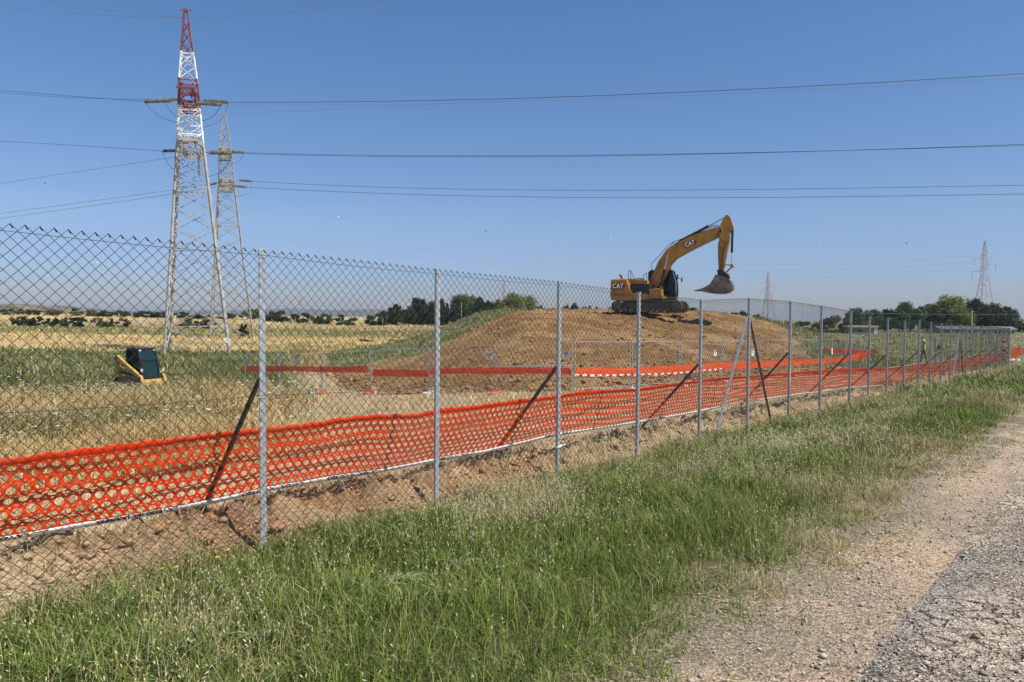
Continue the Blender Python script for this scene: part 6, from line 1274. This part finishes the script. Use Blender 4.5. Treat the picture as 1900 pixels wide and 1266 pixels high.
# white umbels over the green strip and the right-hand field; a few near stems
parts = []
def umbels(X, Y, r, hgt, size):
    m = len(X); P = np.stack([X, Y, ground_z(X, Y)], -1); V, Fs, C, tips = blades(P, hgt, r * 0.0007, np.abs(rng.normal(.1, .1, m)), rng.random(m) * 6.283, np.tile([[.16, .19, .07]], (m, 1)), .2); parts.append((V, Fs, C))
    K = 6; ang = np.arange(K) / K * 6.283; rr_ = size[:, None] * (0.6 + 0.6 * rng.random((m, K))); V = np.stack([tips[:, :1] + rr_ * np.cos(ang), tips[:, 1:2] + rr_ * np.sin(ang), tips[:, 2:] + 0.3 * rr_ * (rng.random((m, K)) - .3)], -1).reshape(-1, 3)
    parts.append((V, [np.arange(m)[:, None] * K + np.arange(K)[None]], np.repeat(np.array([[.62, .62, .52]]) * (.75 + .4 * rng.random((m, 1))), K, 0)))
X, Y, r, a = field_pts(1500, 26, 62, -42, -15); kp = (fbm(X * .25, Y * .25, 2, 3) > .47) & ((np.abs(X / Y + .51) > .036) | (r > 47)); X, Y, r = X[kp], Y[kp], r[kp]; umbels(X, Y, r, 0.55 + .4 * rng.random(len(X)), 0.05 + .05 * rng.random(len(X)))
X, Y, r, a = field_pts(1500, 52, 190, 13, 40); umbels(X, Y, r, 0.45 + .3 * rng.random(len(X)), 0.0009 * r + .03 * rng.random(len(X)))
X, Y, r, a = field_pts(260, 12, 30, -42, -15); umbels(X, Y, r, 0.5 + .4 * rng.random(len(X)), 0.03 + .03 * rng.random(len(X)))
hstack_mesh('white_umbel_flowers', parts, M_grass)
# a handful of yellow flowers by the first post: countable, each its own
M_fy = principled('yellow_petals', (0.75, 0.62, 0.02), 0.6); M_stem = principled('flower_stem', (0.12, 0.17, 0.05), 0.6)
for k, (px, py, lbx) in enumerate([(297, 1056, 'leftmost'), (323, 1055, 'second and largest'), (401, 1064, 'third'), (420, 1021, 'nearest to the first thick post')]):
    p = Wn(px, py, -0.12 if k < 3 else -0.02); g = float(ground_z(np.array([p.x]), np.array([p.y]))[0]); h = max(0.12, p.z - g); t_ = thing('yellow_flower', 'small yellow wildflower in the verge grass, %s' % lbx, 'flower', (p.x, p.y, g), 0, 'yellow flowers in the verge')
    mb = MB(); mb.tube((0, 0, 0), (0.01, 0, h), 0.002, 5); mb.build('stem', M_stem, t_)
    mb = MB()
    for i in range(9): a_ = i * .698; mb.add([(0.01, 0, h), (0.01 + .016 * math.cos(a_ - .25), .016 * math.sin(a_ - .25), h + .006), (0.01 + .021 * math.cos(a_), .021 * math.sin(a_), h + .004), (0.01 + .016 * math.cos(a_ + .25), .016 * math.sin(a_ + .25), h + .006)], [(0, 1, 2, 3)])
    mb.build('petals', M_fy, t_)
# broad-leaved thistle plants in the foreground verge
def thistle(px, py, sc, lbx):
    d_ = ray(px, py); k = 1.85 / -d_.z * 1.0; p = CAM + d_ * k; g = float(ground_z(np.array([p.x]), np.array([p.y]))[0]); t_ = thing('thistle', lbx, 'plant', (p.x, p.y, g), random.random() * 6, 'thistles in the verge')
    for i in range(11):
        a_ = i * 2.4; L = sc * random.uniform(.14, .26); el = random.uniform(.25, .9); mb = MB(); pts = []; n = 9
        for j in range(n + 1):
            u = j / n; rr_ = L * u; zz = .04 + L * u * math.sin(el) * 1.1 - L * u * u * .5; wv = L * .17 * (1 - u) ** .6 * (1.0 if j % 2 else .4) * (u > 0) + .002; c = Vector((rr_ * math.cos(a_), rr_ * math.sin(a_), zz)); s_ = Vector((-math.sin(a_), math.cos(a_), .15)) * wv; pts += [c - s_, c + s_]
        mb.add(pts, [(2 * j, 2 * j + 1, 2 * j + 3, 2 * j + 2) for j in range(n)]); mb.build('leaf', M_thi, t_)
M_thi = noisy('thistle_leaf', (.11, .16, .07), (.20, .26, .12), 30, .6)
thistle(700, 1110, 1.0, 'grey-green spiny thistle in the middle of the foreground grass'); thistle(750, 1095, .8, 'smaller thistle right beside the grey-green spiny one'); thistle(490, 1215, .9, 'low thistle near the bottom edge of the verge, left'); thistle(850, 1062, .7, 'single thistle higher up in the verge grass')

# --- trees and bushes
def leafy(name, parent, center, rad, nclump, nleaf, ls, col, jitter=0.35, flat=0.8, droop=0.0):
    cl = rng.normal(0, 1, (nclump, 3)); cl /= np.linalg.norm(cl, axis=1, keepdims=True); cl *= (0.45 + 0.55 * rng.random((nclump, 1)) ** 0.5); cl[:, 2] = cl[:, 2] * flat; cr_ = np.array(rad)
    cs = 0.24 + 0.20 * rng.random(nclump); k = rng.integers(0, nclump, nleaf); g = rng.normal(0, 1, (nleaf, 3)); g /= np.linalg.norm(g, axis=1, keepdims=True)
    P = (cl[k] + g * (cs[k] * (0.35 + 0.65 * rng.random(nleaf)))[:, None]) * cr_; kp = P[:, 2] > -rad[2] * 0.97; P, k = P[kp], k[kp]; m = len(P)
    u = rng.normal(0, 1, (m, 3)); u /= np.linalg.norm(u, axis=1, keepdims=True); v = np.cross(u, rng.normal(0, 1, (m, 3))); v /= np.linalg.norm(v, axis=1, keepdims=True)
    s_ = ls * (0.6 + 0.8 * rng.random((m, 1))); P = P + np.array(center); V = np.stack([P - u * s_ * .5, P + v * s_ * .35, P + u * s_ * .5, P - v * s_ * .35], 1).reshape(-1, 3)
    cc = 1 + jitter * (rng.random(nclump) - 0.5) * 2; C = np.array(col) * (cc[k] * (0.8 + 0.4 * rng.random(m)))[:, None]
    return link(name, mesh_np(name, V, [np.arange(m)[:, None] * 4 + np.array([[0, 1, 2, 3]])], M_leaf, np.repeat(C, 4, 0)), parent)
def tree(px, ytop, ybase, Z, wpx, col, label, group, kind='round', name='tree', cat='tree'):
    top = W(px, ytop, Z); zb = gz(top.x, top.y); H = max(1.2, top.z - zb) if kind != 'bush' else max(1.9, top.z - zb); wd = wpx * Z / F; t_ = thing(name, label, cat, (top.x, top.y, zb), 0, group); ls = Z * 0.0019
    mb = MB(); ch = H * (0.25 if kind != 'bush' else 0.06)
    mb.tube((0, 0, -0.3), (0.05 * H, 0, ch + H * .2), 0.025 * H + .03, 7, 0.018 * H); 
    for i in range(4 if kind != 'bush' else 3): a_ = i * 1.9 + px; mb.tube((0.03 * H, 0, ch * .8), (wd * .28 * math.cos(a_), wd * .28 * math.sin(a_), H * .68), .014 * H + .01, 5, .005 * H)
    mb.build('trunk' if kind != 'bush' else 'stem', M_bark, t_)
    nl_ = int(np.clip(wpx * (H * F / Z) * 4.5, 500, 12000))
    if kind == 'cone': leafy('crown', t_, (0, 0, H * .38), (wd * .62, wd * .6, H * .38), 40, nl_, ls, col, flat=1); leafy('crown_top', t_, (0, 0, H * .72), (wd * .36, wd * .36, H * .29), 26, nl_ // 2, ls, col, flat=1)
    elif kind == 'bush': leafy('foliage', t_, (0, 0, H * .48), (wd * .5, wd * .4, H * .52), 14, nl_, ls, col, 0.4, 1.0)
    else: leafy('crown', t_, (0, 0, H * .52), (wd * .55, wd * .5, H * .47), 46, nl_, ls, col, flat=1.0)
DK = (0.036, 0.054, 0.022); DG = (0.058, 0.082, 0.03); MG = (0.095, 0.13, 0.035); OG = (0.16, 0.18, 0.035); PG = (0.10, 0.135, 0.055); BR = (0.14, 0.125, 0.07)
for i, (px, yt, w_, c, kd, lb_) in enumerate([(1591, 571, 36, PG, 'round', 'pale green tree at the left end of the right-hand tree row'), (1621, 578, 30, DG, 'round', 'low dark tree just right of the pale green one in the right-hand row'), (1642, 573, 36, DK, 'round', 'dark spreading tree, third in the right-hand row'),
      (1668, 578, 34, DG, 'round', 'lower dark tree between two taller dark ones in the right-hand row'), (1690, 563, 48, DG, 'round', 'broad dark tree with a domed crown left of the bright olive one'), (1722, 564, 42, PG, 'round', 'greyish green tree directly left of the bright olive one'), (1745, 572, 34, DG, 'round', 'dark tree partly behind the left side of the bright olive one'),
      (1768, 551, 66, OG, 'round', 'brightest olive green tree with a tall domed crown'), (1812, 556, 48, DK, 'round', 'dark tree directly behind the right-hand pylon'), (1850, 565, 60, DK, 'round', 'large dark tree right of the right-hand pylon'), (1876, 580, 34, DG, 'round', 'dark tree at the right end of the row'), (1897, 600, 26, DK, 'round', 'low dark tree at the right edge of the picture')]):
    tree(px, yt, 614, 195 + 4 * (i % 3), w_, c, lb_, 'trees along the right horizon', kd)
for i, (px, yt, w_, c, kd, lb_) in enumerate([(733, 565, 28, DK, 'cone', 'dark pointed pine at the left of the clump left of the mound'), (757, 574, 28, DK, 'round', 'low dark tree between the two leftmost pines'), (778, 550, 34, DK, 'cone', 'tallest dark pine left of the second thick fence post'), (800, 560, 34, DK, 'round', 'dark pine crown just left of the second thick fence post'), (822, 555, 28, DK, 'cone', 'dark pine right behind the second thick fence post'),
      (862, 545, 46, MG, 'round', 'green round tree right of the second thick fence post'), (893, 553, 34, DK, 'cone', 'dark pine between the two round green trees'), (914, 556, 30, DK, 'round', 'dark tree left of the olive dome'), (932, 560, 34, BR, 'round', 'brownish tree at the left foot of the olive dome'), (966, 546, 66, OG, 'round', 'olive dome-shaped tree on the left shoulder of the mound'),
      (845, 566, 30, DK, 'round', 'low dark tree under the green round one'), (1004, 567, 14, DK, 'cone', 'tiny dark treetop right of the olive dome'), (1050, 567, 18, DK, 'cone', 'small dark treetop just right of the third fence post'), (1068, 566, 20, DK, 'round', 'second small dark treetop over the mound crest'), (1088, 569, 22, DK, 'round', 'third small dark treetop over the mound crest'), (1108, 571, 18, DK, 'cone', 'fourth small dark treetop over the mound crest'),
      (1142, 566, 26, DG, 'round', 'dark tree behind the excavator counterweight'), (1283, 572, 24, DK, 'round', 'dark treetop just right of the excavator track'), (1300, 575, 20, DK, 'round', 'dark treetop behind the fifth fence post'), (1322, 581, 24, DK, 'round', 'low dark treetop right of the fifth fence post'), (1362, 580, 22, DK, 'round', 'low dark treetop left of the straining post'), (1380, 579, 20, DK, 'round', 'low dark treetop touching the straining post'), (1405, 584, 22, DK, 'round', 'lowest dark treetop right of the straining post')]):
    tree(px, yt, 592, 225 + 5 * (i % 3), w_, c, lb_, 'trees behind the mound', kd)
def nth(k): return ORD[k] if k < len(ORD) else 'next'
bl = [(700, 579, 44, DG), (640, 586, 40, DG), (600, 583, 40, DG), (560, 582, 44, DK), (520, 579, 40, DG), (497, 578, 30, DG), (462, 572, 34, PG), (420, 582, 36, DG), (372, 580, 40, DK), (336, 581, 40, DK), (300, 581, 34, DK), (268, 582, 40, DK), (240, 584, 30, DG), (198, 583, 32, DK), (170, 590, 26, BR), (141, 573, 26, PG), (222, 576, 20, PG), (190, 578, 22, DG), (96, 577, 30, BR), (22, 576, 40, DG), (60, 579, 30, DG)]
for i, (px, yt, w_, c) in enumerate(sorted(bl)): tree(px, yt, 598, 215 if px > 480 else 235, w_, c, 'scrubby bush on the far edge of the dry field, %s from the left' % nth(i), 'bushes along the far field edge', 'bush', 'bush', 'bush')
bl = [(48, 597, 40, DG), (68, 595, 24, DK), (97, 596, 24, DK), (146, 595, 32, DK), (120, 600, 18, BR), (182, 597, 24, BR), (205, 594, 20, DG), (452, 609, 16, DK), (32, 600, 22, BR), (228, 598, 24, BR), (350, 596, 34, BR), (385, 594, 26, BR)]
for i, (px, yt, w_, c) in enumerate(sorted(bl)): tree(px, yt, 612, 150 if px < 400 else 105, w_, c, 'dark bush among the straw-coloured grass of the middle field, %s from the left' % nth(i), 'bushes in the middle field', 'bush', 'bush', 'bush')
bl = [(1487, 596, 34, DG), (1512, 598, 34, BR), (1535, 592, 36, BR), (1556, 589, 40, BR), (1576, 594, 30, DG), (1462, 597, 20, DK)]
for i, (px, yt, w_, c) in enumerate(sorted(bl)): tree(px, yt, 612, 170, w_, c, 'brownish bush behind the right foot of the mound, %s from the left' % nth(i), 'bushes right of the mound', 'bush', 'bush', 'bush')
bl = [(8, 640, 30, OG, 34), (62, 806, 46, OG, 10.2), (20, 800, 26, OG, 10.6), (215, 812, 18, MG, 11.5), (140, 818, 16, MG, 11)]


# --- distant hills
def ridge(name, pts, Z, col1, col2, depth=260, sc=0.02):
    xs = [p[0] for p in pts]; X = np.linspace(min(xs), max(xs), 200); yt = np.interp(X, xs, [p[1] for p in pts]); P = np.array([W(a, b, Z)[:] for a, b in zip(X, yt)]); J = 14; V = []; 
    v_ = np.linspace(0, 1, J)
    for j, q in enumerate(v_):
        hh = math.sin(q * math.pi) ** 0.8; k = P.copy(); rel_ = P[:, 2] + 4; k[:, 2] = -4 + rel_ * hh + (fbm(P[:, 0] * sc, P[:, 0] * 0 + j * .7, 1, 4) - .5) * rel_ * .12 * hh; k[:, 1] += (q - 0.5) * 2 * depth; V.append(k)
    V = np.concatenate(V); n = 200; i = np.arange(n - 1); Fq = np.concatenate([np.stack([j * n + i, j * n + i + 1, (j + 1) * n + i + 1, (j + 1) * n + i], 1) for j in range(J - 1)])
    m = noisy(name + '_scrub', col1, col2, 0.03, 0.95, bump=0.8, bscale=0.06, bdist=4); o = link(name, mesh_np(name, V, [Fq], m, None, True)); tag(o, kind='structure')
ridge('hill', [(-260, 556), (-120, 560), (-20, 565), (50, 564.5), (85, 566), (108, 569), (125, 574), (150, 581), (165, 584)], 1100, (0.23, 0.165, 0.115), (0.06, 0.065, 0.035))
ridge('distant_hills', [(150, 584), (230, 578), (330, 575.5), (450, 576), (540, 573), (620, 576), (700, 574), (800, 581), (900, 588)], 3600, (0.12, 0.12, 0.10), (0.08, 0.09, 0.07), 500, .002)

# ------------------------------------------------------------------ air
hz_m = bpy.data.materials.new('haze_air'); hz_m.use_nodes = True; t = hz_m.node_tree; t.nodes.clear(); pv = t.nodes.new('ShaderNodeVolumePrincipled'); pv.inputs['Color'].default_value = (0.80, 0.88, 1.0, 1); pv.inputs['Density'].default_value = HAZE; pv.inputs['Anisotropy'].default_value = 0.3
ho = t.nodes.new('ShaderNodeOutputMaterial'); t.links.new(pv.outputs[0], ho.inputs['Volume'])
mb = MB(); mb.box((0, 0, 18.5), (14400, 14400, 47)); o = mb.build('haze', hz_m); tag(o, kind='stuff')
